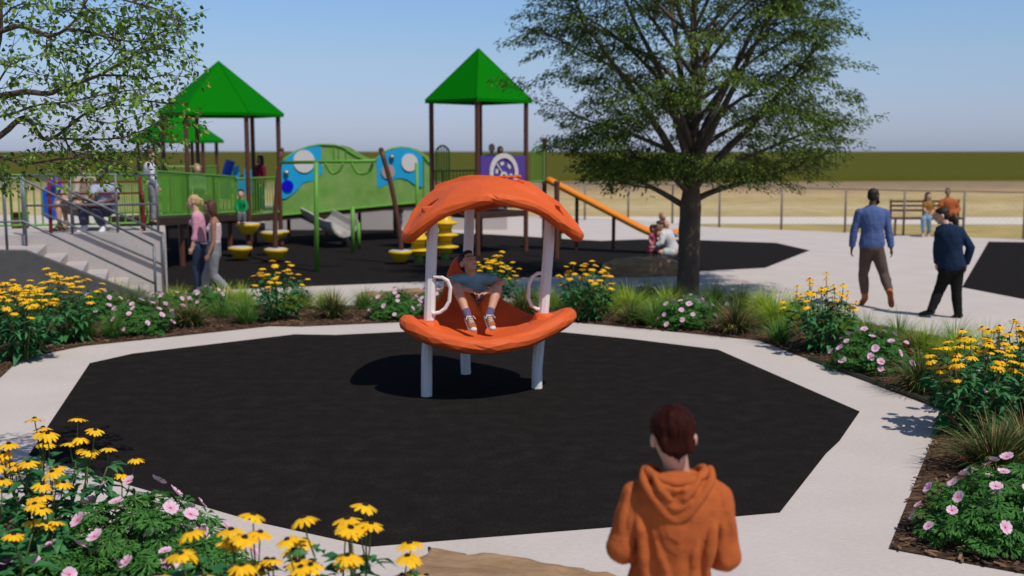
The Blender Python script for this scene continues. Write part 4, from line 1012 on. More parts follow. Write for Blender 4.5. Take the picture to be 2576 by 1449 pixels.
e = MB(); e.tube(crom([at(566, 500, 27.9), at(570, 440, 27.9), at(580, 404, 27.9)], 4), .12, 10); e.build('tube', M('royal_blue', (.015, .08, .50)), t)

# ---- overhead ladder
t = thing('overhead_bars', 'green overhead bar with hanging handles on a tall green post', 'climbing frame', g(797, 684))
q = g(797, 684); e = MB(); e.tube([V((q.x, q.y, 0)), at(795, 408, q.y)], .05, 10); e.build('post', GREEN, t, smooth=True)
q2 = g(888, 637); e = MB(); e.tube([V((q2.x, q2.y, 0)), at(887, 520, q2.y)], .05, 10); e.build('post', GREEN, t, smooth=True)
q3 = g(903, 628); e = MB(); e.tube([V((q3.x, q3.y, 0)), at(902, 560, q3.y)], .045, 10); e.build('post', GREEN, t, smooth=True)
B0, B1 = at(706, 409, q.y + .8), at(944, 405, q.y + .0); e = MB(); e.tube([B0, B1], .036, 10); e.build('top_bar', GREEN, t, smooth=True)
q4 = g(1052, 640); e = MB(); e.tube([V((q4.x, q4.y, 0)), at(1048, 410, q4.y)], .045, 10); e.build('post', GREEN, t, smooth=True)
for x0, x1, x2, x3 in ((818, 830, 848, 864), (884, 896, 925, 938)):
    e = MB(); yb = 436; e.tube(crom([at(x0, 410, q.y + .1), at(x1 - 2, 428, q.y + .1), at(x1 + 6, yb, q.y + .1), at(x2 - 6, yb, q.y + .1), at(x2 + 6, 428, q.y + .1), at(x3, 410, q.y + .1)], 4), .028, 8); e.build('handle', GREEN, t, smooth=True)

# ---- stepping pods
def pod(x, y, w, label, group='yellow stepping pods', lean=None, stem=True, Y=None, zpx=None):
    """x, y: middle of the cup's rim in the photo"""
    if Y is None: Y = g(x, y + 34).y
    c = at(x, y, Y); r = w / 2 * Y / FPX
    t = thing('stepping_pod', label, 'stepping pod', (c.x, Y, 0), group)
    e = MB(); z = c.z; s_ = r / .27
    e.lathe((c.x, Y, z - .25 * s_), [(.11 * s_, 0), (.145 * s_, .02 * s_), (.19 * s_, .11 * s_), (.26 * s_, .19 * s_), (.27 * s_, .225 * s_), (.262 * s_, .25 * s_), (.235 * s_, .25 * s_)], 22); e.build('cup', YEL, t, smooth=True)
    e = MB(); e.lathe((c.x, Y, z - .004), [(.235 * s_, 0), (.235 * s_, .012), (.20 * s_, .022)], 22); e.build('tread', GREYTOP, t)
    if lean:
        pts = crom([at(a, b, Y) for a, b in lean], 3); pts[0].z = max(0, pts[0].z); e = MB(); e.tube(pts, .052, 10); e.build('leaning_pole', BROWN, t, smooth=True)
        p = pts[-1]; e = MB(); e.lathe(p, [(.055, -.02), (.06, .02), (.03, .06)], 10); e.build('pole_cap', BROWN, t)
    z_ = z - .24 * s_
    if z_ > .05: e = MB(); e.tube([V((c.x, Y, 0)), V((c.x, Y, z_ + .02))], .055, 10); e.build('stem', BROWN, t, smooth=True)
    return c, Y
pod(604, 622, 61, 'low yellow pod at the left, below the child in green'); pod(694, 626, 60, 'low yellow pod at the foot of the left leaning pole', lean=[(693, 630), (692, 560), (697, 470), (708, 378)])
pod(1007, 631, 60, 'low yellow pod on its own beside the right leaning pole', lean=[(1010, 634), (1003, 570), (985, 470), (959, 378)])
cP, YP = pod(624, 562, 60, 'tall yellow pod on which the child in green sits', Y=25.4); pod(684, 583, 58, 'tall yellow pod behind the left leaning pole', Y=25.6); pod(708, 581, 40, 'small farther yellow pod beside the left leaning pole', Y=27.0)
# ---- yellow stacked climbers
def stack(x, yb, yt, label, n=3):
    q = g(x, yb); t = thing('stack_climber', label, 'climber', q, 'yellow stacked column climbers'); zt = at(x, yt, q.y).z
    e = MB(); e.tube([V((q.x, q.y, 0)), V((q.x, q.y, .2))], .09, 10); e.build('foot', GREEN, t)
    h = (zt - .15) / n
    for i in range(n):
        z = .15 + i * h; e = MB(); e.lathe((q.x, q.y, z), [(.14, 0), (.17, h * .12), (.17, h * .28), (.25, h * .36), (.31, h * .44), (.31, h * .52), (.2, h * .62), (.15, h * .75), (.15, h)], 18); e.build('mushroom', YEL, t, smooth=True)
stack(1053, 660, 585, 'shorter yellow stacked climber left of the swing post', 2); stack(1120, 652, 545, 'taller yellow stacked climber seen between the swing posts', 3)
t = thing('stepping_pod', 'yellow pod half hidden behind the right end of the swing canopy', 'stepping pod', g(1408, 610), 'yellow stepping pods'); q = g(1408, 610)
e = MB(); e.lathe((q.x, q.y, at(1408, 583, q.y).z), [(.1, -.05), (.2, .03), (.27, .12), (.27, .16)], 16); e.build('cup', YEL, t, smooth=True); e = MB(); e.tube([q, V((q.x, q.y, at(1408, 580, q.y).z))], .05, 8); e.build('stem', BROWN, t)

# ---- orange slide
t = thing('slide', 'long straight orange slide running down to the right from the square tower', 'slide', g(1500, 620))
A_ = at(1376, 452, 27.0); B_ = at(1622, 580, 26.0); C_ = at(1712, 588, 25.8); OR = M('orange_slide', (.80, .25, .015), (.75, .22, .012), rough=.4)
path = crom([A_, A_.lerp(B_, .5), B_, at(1660, 589, 25.9), C_], 5); e = MB(); bk = V((.0, .55, 0))
for off in (V((0, 0, 0)), V((.05, .55, 0))): e.tube([p + off for p in path], .075, 8)
e.build('side_rail', OR, t, smooth=True); e = MB()
for p, q in zip(path, path[1:]): e.prism([p - V((0, 0, .03)), q - V((0, 0, .03)), q - V((0, 0, .075)), p - V((0, 0, .075))], (.05, .55, 0))
e.build('chute', OR, t)
for k in (.32, .7): q = A_.lerp(B_, k) + V((0, .27, -.05)); e = MB(); e.tube([V((q.x, q.y, 0)), q], .045, 8); e.build('support', BROWN, t)
# ---- pale curved slide and block below the ramp
PALE = M('pale_plastic', (.42, .39, .37), (.36, .33, .31), rough=.6)
t = thing('curved_slide', 'pale grey curved slide chute coming out from under the ramp', 'slide', g(840, 615))
path = crom([at(770, 542, 29.2), at(810, 562, 28.6), at(846, 583, 28.0), at(868, 588, 27.6)], 4); e = MB(); n = len(path); vs = []
for i, p in enumerate(path):
    w_ = .55
    for k in range(9): a = PI + PI * k / 8; vs.append(p + V((math.cos(a) * w_ * .55, math.cos(a) * w_ * .6, .32 + math.sin(a) * .42)))
e.add(vs, [(i * 9 + k, i * 9 + k + 1, (i + 1) * 9 + k + 1, (i + 1) * 9 + k) for i in range(n - 1) for k in range(8)])
o = e.build('chute', PALE, t); me = modded(o.data, [('SOLIDIFY', dict(thickness=.05))]); o.data = me
e = MB(); e.tube([at(866, 590, 27.6), g(872, 608) ], .08, 8); e.build('leg', PALE, t)
t = thing('low_wall', 'low pale concrete retaining wall behind the play ramp', 'wall', g(960, 575))
e = MB(); e.box(V((-3.9, 34.2, .35)), (7.5, .4, .7)); e.build('wall_body', CONC2, t); e = MB(); e.box(V((-3.9, 34.2, .735)), (7.6, .5, .06)); e.build('coping', CONC, t)

# ---- chain link fence along the far pavement edge
WIRE = M('fence_wire', (.22, .18, .145), rough=.6, metal=.2)
t = thing('chain_link_fence', 'grey chain link fence between the pavement and the dry grass', 'fence', g(2000, 580))
xs = [(1360, 549), (1471, 553), (1580, 556), (1691, 562), (1809, 572), (1965, 578), (2125, 585), (2272, 592), (2422, 597), (2574, 603), (2740, 609)]
fp = [g(x, y) for x, y in xs]
for p in fp: e = MB(); e.tube([p, p + V((0, 0, 1.32))], .035, 8); pp = e.build('fence_post', WIRE, t, smooth=True)
e = MB(); e.tube([p + V((0, 0, 1.3)) for p in fp], .02, 6); e.build('top_rail', WIRE, t, smooth=True)
e = MB()
for a_, b_ in zip(fp, fp[1:]):
    d_ = (b_ - a_); L_ = d_.length; d_ = d_ / L_; n = int(L_ / .16)
    for i in range(-8, n + 1):
        for sg in (0, 1):
            s0, s1 = i * .16, i * .16 + 1.25; z0, z1 = (.02, 1.27) if sg == 0 else (1.27, .02)
            c0, c1 = max(s0, 0), min(s1, L_)
            if c1 - c0 < .05: continue
            f = lambda s: z0 + (z1 - z0) * (s - s0) / (s1 - s0)
            e.bar(a_ + d_ * c0 + V((0, 0, f(c0))), a_ + d_ * c1 + V((0, 0, f(c1))), .0018, .0018)
e.build('wire_mesh', WIRE, t)

# ---- people of the playground
Y0 = 23.6
J = jts(0, Y0, head=(1661, 568), neck=(1670, 580), pelvis=(1693, 631), sA=(1666, 589, -.12), sB=(1682, 587, .1), eA=(1664, 610, -.2), eB=(1684, 610, .1), wA=(1650, 619, -.2), wB=(1654, 616, .1),
        hA=(1694, 636, -.1), hB=(1694, 636, .1), kA=(1660, 634, -.15), kB=(1664, 636, .2), aA=(1680, 655, -.1), aB=(1678, 654, .15), tA=(1662, 660, -.1), tB=(1660, 659, .15))
person('man in a white sweater and pale shorts crouching beside the sandstone block', J, (-1, -.1, -.25), (-1, -.1, -.2), sc=1.0, vox=.018, skin=SKIN_L, face=False,
       garments=[('sweater', cloth('white_knit', (.60, .57, .56)), 'top', dict(inf=.02)), ('shorts', cloth('mint_shorts', (.50, .56, .54)), 'legs', dict(f=.8, inf=.02))], hair=('short', BRN))
J = jts(0, Y0, head=(1645, 577, .1), neck=(1644, 588, .1), pelvis=(1640, 618, .1), sA=(1638, 593, .0), sB=(1650, 593, .2), eA=(1634, 606, 0), eB=(1652, 606, .2), wA=(1640, 614, -.1), wB=(1652, 614, .1),
        hA=(1637, 622, .05), hB=(1643, 622, .15), kA=(1637, 638, 0), kB=(1645, 638, .1), aA=(1638, 653, .05), aB=(1647, 653, .15), tA=(1634, 658, -.05), tB=(1644, 659, .05))
PINK = cloth('pink_dress', (.55, .10, .20), (.30, .05, .10))
person('small girl in a pink dress standing in front of the crouching man', J, (.8, -.4, 0), (.4, -.9, 0), sc=.6, hs=.9, vox=.016, skin=SKIN_L, face=False, garments=[('dress', PINK, 'top', dict(sleeve=.4, inf=.014)), ('skirt', PINK, 'skirt', dict(f=.9, r=.26))], hair=('short', BRN))
Y0 = 25.9
J = jts(0, Y0, head=(1667, 545), neck=(1669, 556), pelvis=(1676, 584), sA=(1662, 561), sB=(1678, 561), eA=(1658, 574, -.1), eB=(1682, 574, -.1), wA=(1652, 584, -.2), wB=(1690, 585, -.1), hA=(1672, 587), hB=(1680, 587),
        kA=(1690, 586, -.2), kB=(1694, 586, 0), aA=(1706, 594, -.3), aB=(1710, 594, -.1), tA=(1712, 592, -.3), tB=(1716, 592, -.1))
person('child in a peach top sitting at the bottom end of the orange slide', J, (.6, -.7, 0), (.6, -.8, 0), sc=.62, hs=.92, vox=.018, skin=SKIN_L, face=False, garments=[('shirt', cloth('peach_top', (.60, .27, .18)), 'top', dict(sleeve=.6)), ('trousers', cloth('grey_leggings', (.3, .28, .28)), 'legs', dict())], hair=('short', BLD))
J = jts(0, 25.2, head=(606, 488), neck=(607, 500), pelvis=(608, 540), sA=(599, 507), sB=(616, 507), eA=(594, 522, -.1), eB=(621, 522, -.1), wA=(600, 534, -.25), wB=(615, 534, -.25), hA=(603, 543, -.02), hB=(613, 543, -.02),
        kA=(602, 540, -.30), kB=(614, 540, -.30), aA=(601, 559, -.34), aB=(616, 559, -.34), tA=(600, 563, -.44), tB=(617, 563, -.44))
for k_ in J: J[k_].x += (cP.x - J['pelvis'].x) * .0
person('child in a green sweater sitting on the tall yellow pod', J, (0, -1, 0), (0, -1, 0), sc=.66, hs=.92, vox=.016, skin=SKIN_L, face=False, garments=[('sweater', cloth('green_sweater', (.01, .22, .065)), 'top', dict(inf=.016)), ('trousers', cloth('grey_check', (.13, .13, .15)), 'legs', dict())], hair=('short', BLK))
def standing(x, yh, ph, Y, label, top, bot, skin, hair, sc, look=(0, -1, 0), vox=.018, name_top='jacket', sleeve=1.93):
    """person standing on a deck; x, yh: head centre in the photo; ph: height of the floor (z)"""
    h = at(x, yh, Y); s = sc; H = 1.62 * s; z0 = h.z - H * .93 if ph is None else ph; k = (h.z - z0) / 1.55; X = h.x
    f = V(look).normalized(); l = V((0, 0, 1)).cross(f) * -1; l.normalize()
    if l.x < 0: l = -l
    q = lambda a, z, y=0: V((X, Y, z0)) + l * a * k + f * y * k + V((0, 0, z * k))
    J = dict(head=h, neck=q(0, 1.40), pelvis=q(0, .93), sA=q(-.17, 1.33), sB=q(.17, 1.33), eA=q(-.22, 1.06), eB=q(.22, 1.06), wA=q(-.2, .84, .12), wB=q(.2, .84, .12), hA=q(-.09, .88), hB=q(.09, .88),
             kA=q(-.1, .47, .02), kB=q(.1, .47, .05), aA=q(-.1, .08), aB=q(.11, .08), tA=q(-.12, .04, .14), tB=q(.13, .04, .14))
    return person(label, J, look, look, sc=k * .98, hs=.9 + .1 * s, vox=vox, skin=skin, face=False, garments=[(name_top, top, 'top', dict(sleeve=sleeve)), ('trousers', bot, 'legs', {})], hair=hair)
DJ = cloth('dark_jeans', (.028, .042, .078))
standing(377, 392, T0, 20.9, 'child in a white hooded top standing behind the terrace railing', cloth('white_fabric', (.72, .72, .74)), cloth('grey_leggings', (.3, .28, .28)), SKIN_L, ('short', BRN), .8, (.8, .4, 0))
standing(496, 425, .85, 25.2, 'blond child in a pale green top on the walkway behind the green railing', cloth('pale_green_top', (.25, .38, .2)), DJ, SKIN_L, ('short', BLD), .7, (.5, -.8, 0), name_top='shirt')
standing(654, 402, .82, 28.6, 'child in a maroon top standing on the deck of the near tower', cloth('maroon_top', (.17, .012, .04)), DJ, SKIN_T, ('long', BLK), .75, (-.6, -.6, 0), name_top='shirt')
standing(1237, 374, 1.0, 27.2, 'blond child whose head shows above the left of the purple panel', cloth('pale_green_top', (.25, .38, .2)), DJ, SKIN_L, ('short', BLD), .8, (0, -1, 0), name_top='shirt')
standing(1259, 380, 1.0, 26.9, 'dark-haired child whose head shows above the middle of the purple panel', DJ, DJ, SKIN_D, ('short', BLK), .75, (.3, -1, 0), name_top='shirt')
standing(1006, 530, 0.0, 31.0, 'person in white standing under the far end of the play ramp', cloth('white_fabric', (.72, .72, .74)), cloth('grey_leggings', (.3, .28, .28)), SKIN_L, ('short', BLD), .7, (-1, -.2, 0), name_top='shirt')
# couple at the brown bench beyond the fence
q = g(2330, 596); YB = q.y
t = thing('park_bench', 'brown slatted bench beyond the chain link fence on the right', 'bench', q)
bx = lambda x: at(x, 560, YB + .5).x
BR2 = M('bench_brown', (.10, .045, .03), rough=.7); z1 = at(2300, 505, YB).z; e = MB()
for i in range(3): e.box((( bx(2245) + bx(2420)) / 2, YB + .75, z1 - .05 - i * .13), (bx(2420) - bx(2245), .03, .06))
e.build('backrest', BR2, t); e = MB(); e.box(((bx(2245) + bx(2420)) / 2, YB + .5, .5), (bx(2420) - bx(2245), .42, .05)); e.build('seat', BR2, t)
for x in (2247, 2330, 2418):
    e = MB(); e.bar((bx(x), YB + .72, 0), (bx(x), YB + .78, z1), .05, .05); e.bar((bx(x), YB + .33, 0), (bx(x), YB + .33, .5), .05, .05); e.build('leg', BR2, t)
Y0 = YB + .35
J = jts(0, Y0, head=(2335, 494), neck=(2335, 506), pelvis=(2338, 540), sA=(2326, 513), sB=(2344, 513), eA=(2325, 528, -.05), eB=(2350, 528), wA=(2334, 536, -.3), wB=(2345, 538, -.2), hA=(2332, 546), hB=(2342, 546),
        kA=(2322, 550, -.4), kB=(2336, 550, -.42), aA=(2323, 588, -.42), aB=(2338, 586, -.2), tA=(2320, 597, -.55), tB=(2334, 596, -.3))
person('woman in a mustard top and light jeans sitting on the bench beyond the fence', J, (.2, -1, 0), (0, -1, 0), sc=.95, vox=.02, skin=SKIN_L, face=False, garments=[('shirt', cloth('mustard_top', (.36, .18, .04)), 'top', dict(sleeve=.6)), ('jeans', cloth('light_jeans', (.22, .33, .42)), 'legs', {})], hair=('long', BRN))
J = jts(0, Y0, head=(2384, 483), neck=(2386, 498), pelvis=(2386, 545), sA=(2370, 507), sB=(2403, 507), eA=(2360, 528, -.1), eB=(2412, 526, 0), wA=(2352, 540, -.3), wB=(2398, 540, -.2), hA=(2380, 550), hB=(2393, 550),
        kA=(2374, 556, -.4), kB=(2402, 556, -.4), aA=(2376, 590, -.4), aB=(2404, 590, -.4), tA=(2374, 598, -.55), tB=(2406, 598, -.55))
person('man in an orange sweater sitting on the bench beyond the fence', J, (-.4, -1, 0), (0, -1, 0), sc=1.05, w=1.15, vox=.02, skin=SKIN_T, face=False, garments=[('sweater', cloth('rust_sweater', (.45, .12, .035)), 'top', dict(inf=.02)), ('trousers', cloth('black_trousers', (.011, .011, .010)), 'legs', {})], hair=('buzz', BRN))
# ================================================================ trees
BARK = M('tree_bark', (.135, .10, .075), (.06, .045, .035), rough=.95, vscale=14, vmix=.8, bump=.9, bscale=40, stretch=(1, 1, .22), detail=8)
LEAF_A = M('elm_leaf', (.020, .046, .014), (.17, .25, .035), rough=.55, island=True, trans=.25, spec=.2)
LEAF_B = M('birch_leaf', (.040, .10, .015), (.22, .36, .045), rough=.5, island=True, trans=.28, spec=.25)
def leaf4(mb, p, d, n, L_, W_):
    """small folded leaf: base p, direction d, face normal n"""
    s_ = d.cross(n).normalized(); m = p + d * L_ * .45
    mb.add([p, m + s_ * W_ * .5 + n * W_ * .12, p + d * L_ - n * L_ * .12, m - s_ * W_ * .5 + n * W_ * .12], [(0, 1, 2), (0, 2, 3)])
def leaf6(mb, p, d, n, L_, W_, droop=.2):
    s_ = d.cross(n).normalized()
    a, b, t = p + d * L_ * .30 - n * L_ * droop * .05, p + d * L_ * .66 - n * L_ * droop * .3, p + d * L_ - n * L_ * droop
    f = n * W_ * .16
    mb.add([p, a + s_ * W_ * .5 + f, a, a - s_ * W_ * .5 + f, b + s_ * W_ * .34 + f * .6, b, b - s_ * W_ * .34 + f * .6, t],
           [(0, 1, 2), (0, 2, 3), (1, 4, 5, 2), (2, 5, 6, 3), (4, 7, 5), (5, 7, 6)])
RT = random.Random(21)
def rv(a=1.0): return V((RT.uniform(-a, a), RT.uniform(-a, a), RT.uniform(-a, a)))
# ---- big shade tree on the right
tb = V((3.01, 18.7, 0)); t = thing('shade_tree', 'large leafy shade tree with a straight trunk standing right of the swing', 'tree', tb)
trunk = MB(); crown = MB()
tp = [tb + V((.0, 0, -.05)), tb + V((.01, 0, .12)), tb + V((.015, 0, .5)), tb + V((.02, 0, 1.1)), tb + V((.03, 0, 1.7)), tb + V((.06, 0, 2.4)), tb + V((.05, .05, 3.4)), tb + V((.0, .0, 4.8)), tb + V((.05, 0, 6.2)), tb + V((0, 0, 7.2))]
trunk.tube(crom(tp, 3), [.24, .22, .205, .195, .19, .19, .185, .185, .185, .185, .185, .18, .16, .13, .10, .08, .07, .06, .055, .05, .045, .04, .035, .03, .025, .02, .015, .01], 14, jit=.05)
def env(a, z):
    """crown radius at angle a and height z"""
    k = (z - 4.1) / (2.25 if z < 4.1 else 3.6)
    return 2.68 * math.sqrt(max(0, 1 - abs(k) ** 3.4)) * (1 + .10 * math.sin(3 * a + z * 1.3) + .07 * math.sin(5 * a - z * 2.1))
sprays = []
def limb(z0, a, el, L_, r, sub=5, curve=.35):
    p = tb + V((0.03, 0, z0)); d = V((math.cos(a) * math.cos(el), math.sin(a) * math.cos(el), math.sin(el))); pts = [p]; n = 7
    for i in range(n):
        d = (d + V((0, 0, -curve / n)) * (1 if el > .5 else .4) + rv(.10)).normalized(); p = p + d * L_ / n
        pts.append(p)
    trunk.tube(crom(pts, 2), [r * (1 - .86 * i / (2 * n)) for i in range(2 * n + 1)], 7)
    for j in range(sub):
        k = RT.uniform(.30, .98); q = pts[int(k * n)].lerp(pts[min(int(k * n) + 1, n)], k * n % 1)
        da = (d + rv(.75)).normalized(); da.z = da.z * .55 + .08; L2 = RT.uniform(.5, 1.1) * (1.25 - k * .5)
        q2 = q + da * L2 * .5 + V((0, 0, .05)); q3 = q + da * L2
        trunk.tube([q, q2, q3], [r * .30, r * .2, r * .06], 5); sprays.append((q3, da)); sprays.append((q2, (da + rv(.6)).normalized()))
    sprays.append((pts[-1], d))
for i in range(30):
    z0 = 1.45 + i * .125 + (.25 if i > 3 else 0); a = i * 2.399 + RT.uniform(-.25, .25) + 2.6; el = math.radians(RT.uniform(24, 42) + min(i, 22) * .9)
    if i < 6: a = [math.pi * .97, .12, -2.45, -.5, 2.5, .8][i]; el = math.radians([28, 30, 33, 34, 33, 36][i])
    zz = z0 + math.sin(el) * 2; R_ = env(a, min(max(zz, 2.4), 6.6)); limb(z0, a, el, R_ / max(.5, math.cos(el)) * RT.uniform(.72, .92), .062 - .0013 * i, 6 if i < 22 else 4)
for i in range(7): limb(1.75 + .09 * i, i * 2.399 + .4, math.radians(56 + 3 * i), 3.6, .085, 7, .12)
n_in = 0
for i in range(950):
    a = RT.uniform(0, 2 * PI); z = 4.1 + 2.9 * (RT.random() ** .8) * (1 if RT.random() < .55 else -.72); rr = env(a, z) * (.42 + .56 * RT.random() ** .6)
    q = tb + V((math.cos(a) * rr, math.sin(a) * rr, z)); d = V((math.cos(a), math.sin(a), RT.uniform(-.25, .2))).normalized()
    if noise.noise(V((q.x * .75, q.y * .75, q.z * 1.5))) < -.10: continue
    sprays.append((q, d))
for q, d in sprays:
    if q.z < 1.9: continue
    side = d.cross(V((0, 0, 1))).normalized(); L_ = RT.uniform(.45, .85); nl = int(100 * L_ + 26); up = (side.cross(d)).normalized()
    drp = RT.uniform(.05, .35)
    for k in range(nl):
        u = RT.random(); w_ = RT.gauss(0, .16) * (1.15 - u * .75)
        p = q + d * (u - .35) * L_ + side * w_ * L_ * 1.7 + V((0, 0, -drp * u * u * L_ + RT.gauss(0, .035) - abs(w_) * .3))
        ld = (d * .7 + side * (1 if w_ > 0 else -1) * .6 + V((0, 0, -.35)) + rv(.45)).normalized(); nn_ = (V((0, 0, 1)) + rv(.55)).normalized()
        nn_ = (nn_ - ld * nn_.dot(ld)).normalized(); leaf4(crown, p, ld, nn_, RT.uniform(.055, .095), RT.uniform(.024, .038))
trunk.build('trunk', BARK, t, smooth=True); crown.build('crown', LEAF_A, t, fix=False)
# ---- the tree whose branches hang in from the left
YL = 7.3; tb = V((-4.1, YL, 0)); t = thing('overhanging_tree', 'tree at the left edge with bare dark limbs and sparse bright green leaves', 'tree', tb)
trunk = MB(); crown = MB()
tr = [tb, at(-125, 420, YL), at(-42, 125, YL), at(-28, 75, YL), at(-22, 0, YL), at(-10, -120, YL), at(0, -320, YL)]
trunk.tube(crom(tr, 4), [.112 - .0024 * i for i in range(25)], 12, jit=.06)
limbs = [([(-20, 85), (12, 75), (53, 65), (88, 78), (119, 90), (145, 85), (167, 72), (194, 44), (219, 0), (240, -40)], .034, 0),
 ([(167, 72), (210, 78), (267, 92), (300, 100), (342, 104), (400, 85), (440, 55)], .020, .1), ([(267, 92), (290, 122), (330, 128), (390, 118), (440, 122), (505, 132)], .012, .2),
 ([(-90, 262), (0, 242), (67, 231), (119, 236), (156, 222), (203, 206), (250, 189), (306, 156), (350, 135), (400, 120)], .040, -.25), ([(250, 189), (320, 190), (380, 196), (440, 178)], .014, -.3),
 ([(-90, 400), (0, 342), (50, 300), (75, 303), (94, 333), (111, 350), (131, 347), (158, 331), (208, 290), (260, 270), (330, 250), (425, 262)], .036, .3), ([(131, 347), (200, 350), (270, 350), (330, 340), (410, 305), (450, 310)], .015, .4),
 ([(22, 5), (60, -45), (200, -30), (330, 5), (400, 25), (462, 60)], .022, -.5), ([(-90, 400), (0, 395), (60, 412), (150, 400), (220, 396), (300, 408), (345, 432)], .018, -.6),
 ([(119, 90), (132, 115), (148, 140), (160, 170), (190, 190)], .010, 0), ([(-60, 300), (0, 200), (30, 160), (60, 175), (110, 190)], .014, -.9), ([(60, -40), (110, 10), (150, 30), (210, 20), (300, 40), (370, 60)], .014, .7),
 ([(158, 331), (180, 380), (230, 400), (290, 385), (350, 380)], .012, .6), ([(-60, 300), (20, 290), (90, 265), (180, 255), (270, 235), (350, 225), (430, 225)], .016, -1.0),
 ([(-60, 450), (0, 440), (40, 455)], .012, -.4), ([(220, 300), (280, 310), (340, 290), (400, 275)], .010, .9), ([(203, 206), (240, 165), (280, 140), (330, 60), (360, 20)], .012, .5), ([(-60, 120), (30, 20), (90, 10), (140, -20)], .012, -1.1)]
tips = []
def okpx(p):
    """keeps the sparse outline of this crown: nothing below its hanging edge"""
    d = p.y; x = p.x / d; z = (p.z - CAM_H) / d
    return z > -.042 + max(0, (x + .36)) * .12 and x < -.272
for L2, r, dy in limbs:
    n = len(L2); P_ = [at(x, y, YL + .75 * dy * (i / (n - 1))) for i, (x, y) in enumerate(L2)]; C_ = crom(P_, 3); m = len(C_)
    r *= .6; trunk.tube(C_, [r * (1 - .8 * i / (m - 1)) for i in range(m)], 7, jit=.08)
    for i in range(2, m):
        for _ in range(1 if r > .02 else 2):
            if RT.random() < .46: continue
            d = (C_[i] - C_[i - 1]).normalized(); q = C_[i]; dd = (d * .8 + rv(.9) + V((0, 0, .02))).normalized(); dd.z *= .6; LL = RT.uniform(.13, .42)
            pts = [q]; 
            for s_ in range(4): dd = (dd + rv(.22)).normalized(); pts.append(pts[-1] + dd * LL / 4)
            if not okpx(pts[-1]): continue
            trunk.tube(pts, [.0036, .0028, .0022, .0016, .001], 4)
            for s_ in range(1, 5):
                for _k in range(RT.choice((2, 3, 3, 4))):
                    tips.append((pts[s_] + rv(.036), dd))
                    if RT.random() < .30:
                        e3 = (dd + rv(.9)).normalized(); q3 = pts[s_] + e3 * RT.uniform(.05, .13); trunk.tube([pts[s_], q3], [.002, .001], 4)
                        for _m in range(2): tips.append((q3 + rv(.02), e3))
for p, d in tips:
    if not okpx(p): continue
    ld = (d + rv(.9) + V((0, 0, -.25))).normalized(); nn_ = (V((0, 0, 1)) + rv(.9)).normalized(); nn_ = (nn_ - ld * nn_.dot(ld)).normalized()
    leaf6(crown, p, ld, nn_, RT.uniform(.028, .044), RT.uniform(.022, .033), .25)
print('LEFT leaves', len(tips))
trunk.build('trunk', BARK, t, smooth=True); crown.build('crown', LEAF_B, t, fix=False)
# ================================================================ bedding plants
RP = random.Random(4)
def pv(a=1.0): return V((RP.uniform(-a, a), RP.uniform(-a, a), RP.uniform(-a, a)))
RLEAF = M('coneflower_leaf', (.022, .115, .036), (.050, .20, .055), rough=.5, island=True, trans=.12, spec=.25)
RSTEM = M('coneflower_stem', (.13, .16, .045), (.08, .12, .03), rough=.7, vscale=3)
PET = M('yellow_petal', (.90, .56, .02), (.88, .44, .012), rough=.6, island=True, trans=.15, spec=.1); CONE = M('dark_cone', (.018, .008, .005), rough=.9)
GLEAF = M('geranium_leaf', (.032, .12, .022), (.085, .24, .045), rough=.6, island=True, trans=.15, spec=.15)
GPET = M('pink_petal', (.84, .58, .70), (.80, .50, .64), rough=.6, island=True, trans=.2, spec=.1); GVEIN = M('pink_vein', (.78, .32, .46), rough=.7); GEYE = M('pink_eye', (.62, .10, .18), rough=.7)
GR = {'green': M('grass_green', (.055, .17, .022), (.18, .34, .07), rough=.6, island=True, trans=.2, spec=.2), 'lime': M('grass_lime', (.24, .36, .025), (.42, .53, .07), rough=.6, island=True, trans=.25, spec=.15),
      'dark': M('grass_dark', (.035, .085, .014), (.13, .20, .03), rough=.6, island=True, trans=.1, spec=.2)}
TUFT = bpy.data.materials.new('bicolour_blade'); TUFT.use_nodes = True
nt = TUFT.node_tree; N = nt.nodes; gn = N.new('ShaderNodeNewGeometry'); cr = N.new('ShaderNodeValToRGB'); nt.links.new(gn.outputs['Random Per Island'], cr.inputs[0]); cr.color_ramp.interpolation = 'CONSTANT'
el = cr.color_ramp.elements; el[0].position = 0; el[0].color = (.03, .085, .018, 1); el[1].position = .45; el[1].color = (.07, .12, .025, 1)
for p_, c_ in ((.66, (.33, .27, .09)), (.84, (.22, .045, .03)), (.90, (.28, .20, .10))): k_ = el.new(p_); k_.color = (*c_, 1)
nt.links.new(cr.outputs[0], N['Principled BSDF'].inputs['Base Color']); N['Principled BSDF'].inputs['Roughness'].default_value = .7; N['Principled BSDF'].inputs['Specular IOR Level'].default_value = .15

def coneflower_head(seed):
    R_ = random.Random(seed); mb = MB(); n = 13; r0 = .058; dr = R_.uniform(.012, .026)
    for i in range(n):
        a = 2 * PI * i / n + R_.uniform(-.1, .1); d = V((math.cos(a), math.sin(a), 0)); s_ = V((-d.y, d.x, 0)); w_ = R_.uniform(.0085, .0105); L_ = r0 * R_.uniform(.9, 1.1); dz = dr * R_.uniform(.7, 1.3)
        P = lambda t, sw, z: d * L_ * t + s_ * sw + V((0, 0, z))
        mb.add([P(.10, -w_ * .4, .004), P(.10, w_ * .4, .004), P(.5, w_, -dz * .15), P(.5, -w_, -dz * .15), P(.86, w_ * .85, -dz * .7), P(.86, -w_ * .85, -dz * .7), P(1.02, 0, -dz)], [(0, 1, 2, 3), (3, 2, 4, 5), (5, 4, 6)], 0)
    mb.lathe((0, 0, 0), [(.006, -.008), (.0135, .001), (.013, .007), (.008, .0115), (.002, .013)], 10, 1)
    me = mb.mesh('flower_head'); me.materials.append(PET); me.materials.append(CONE); return me
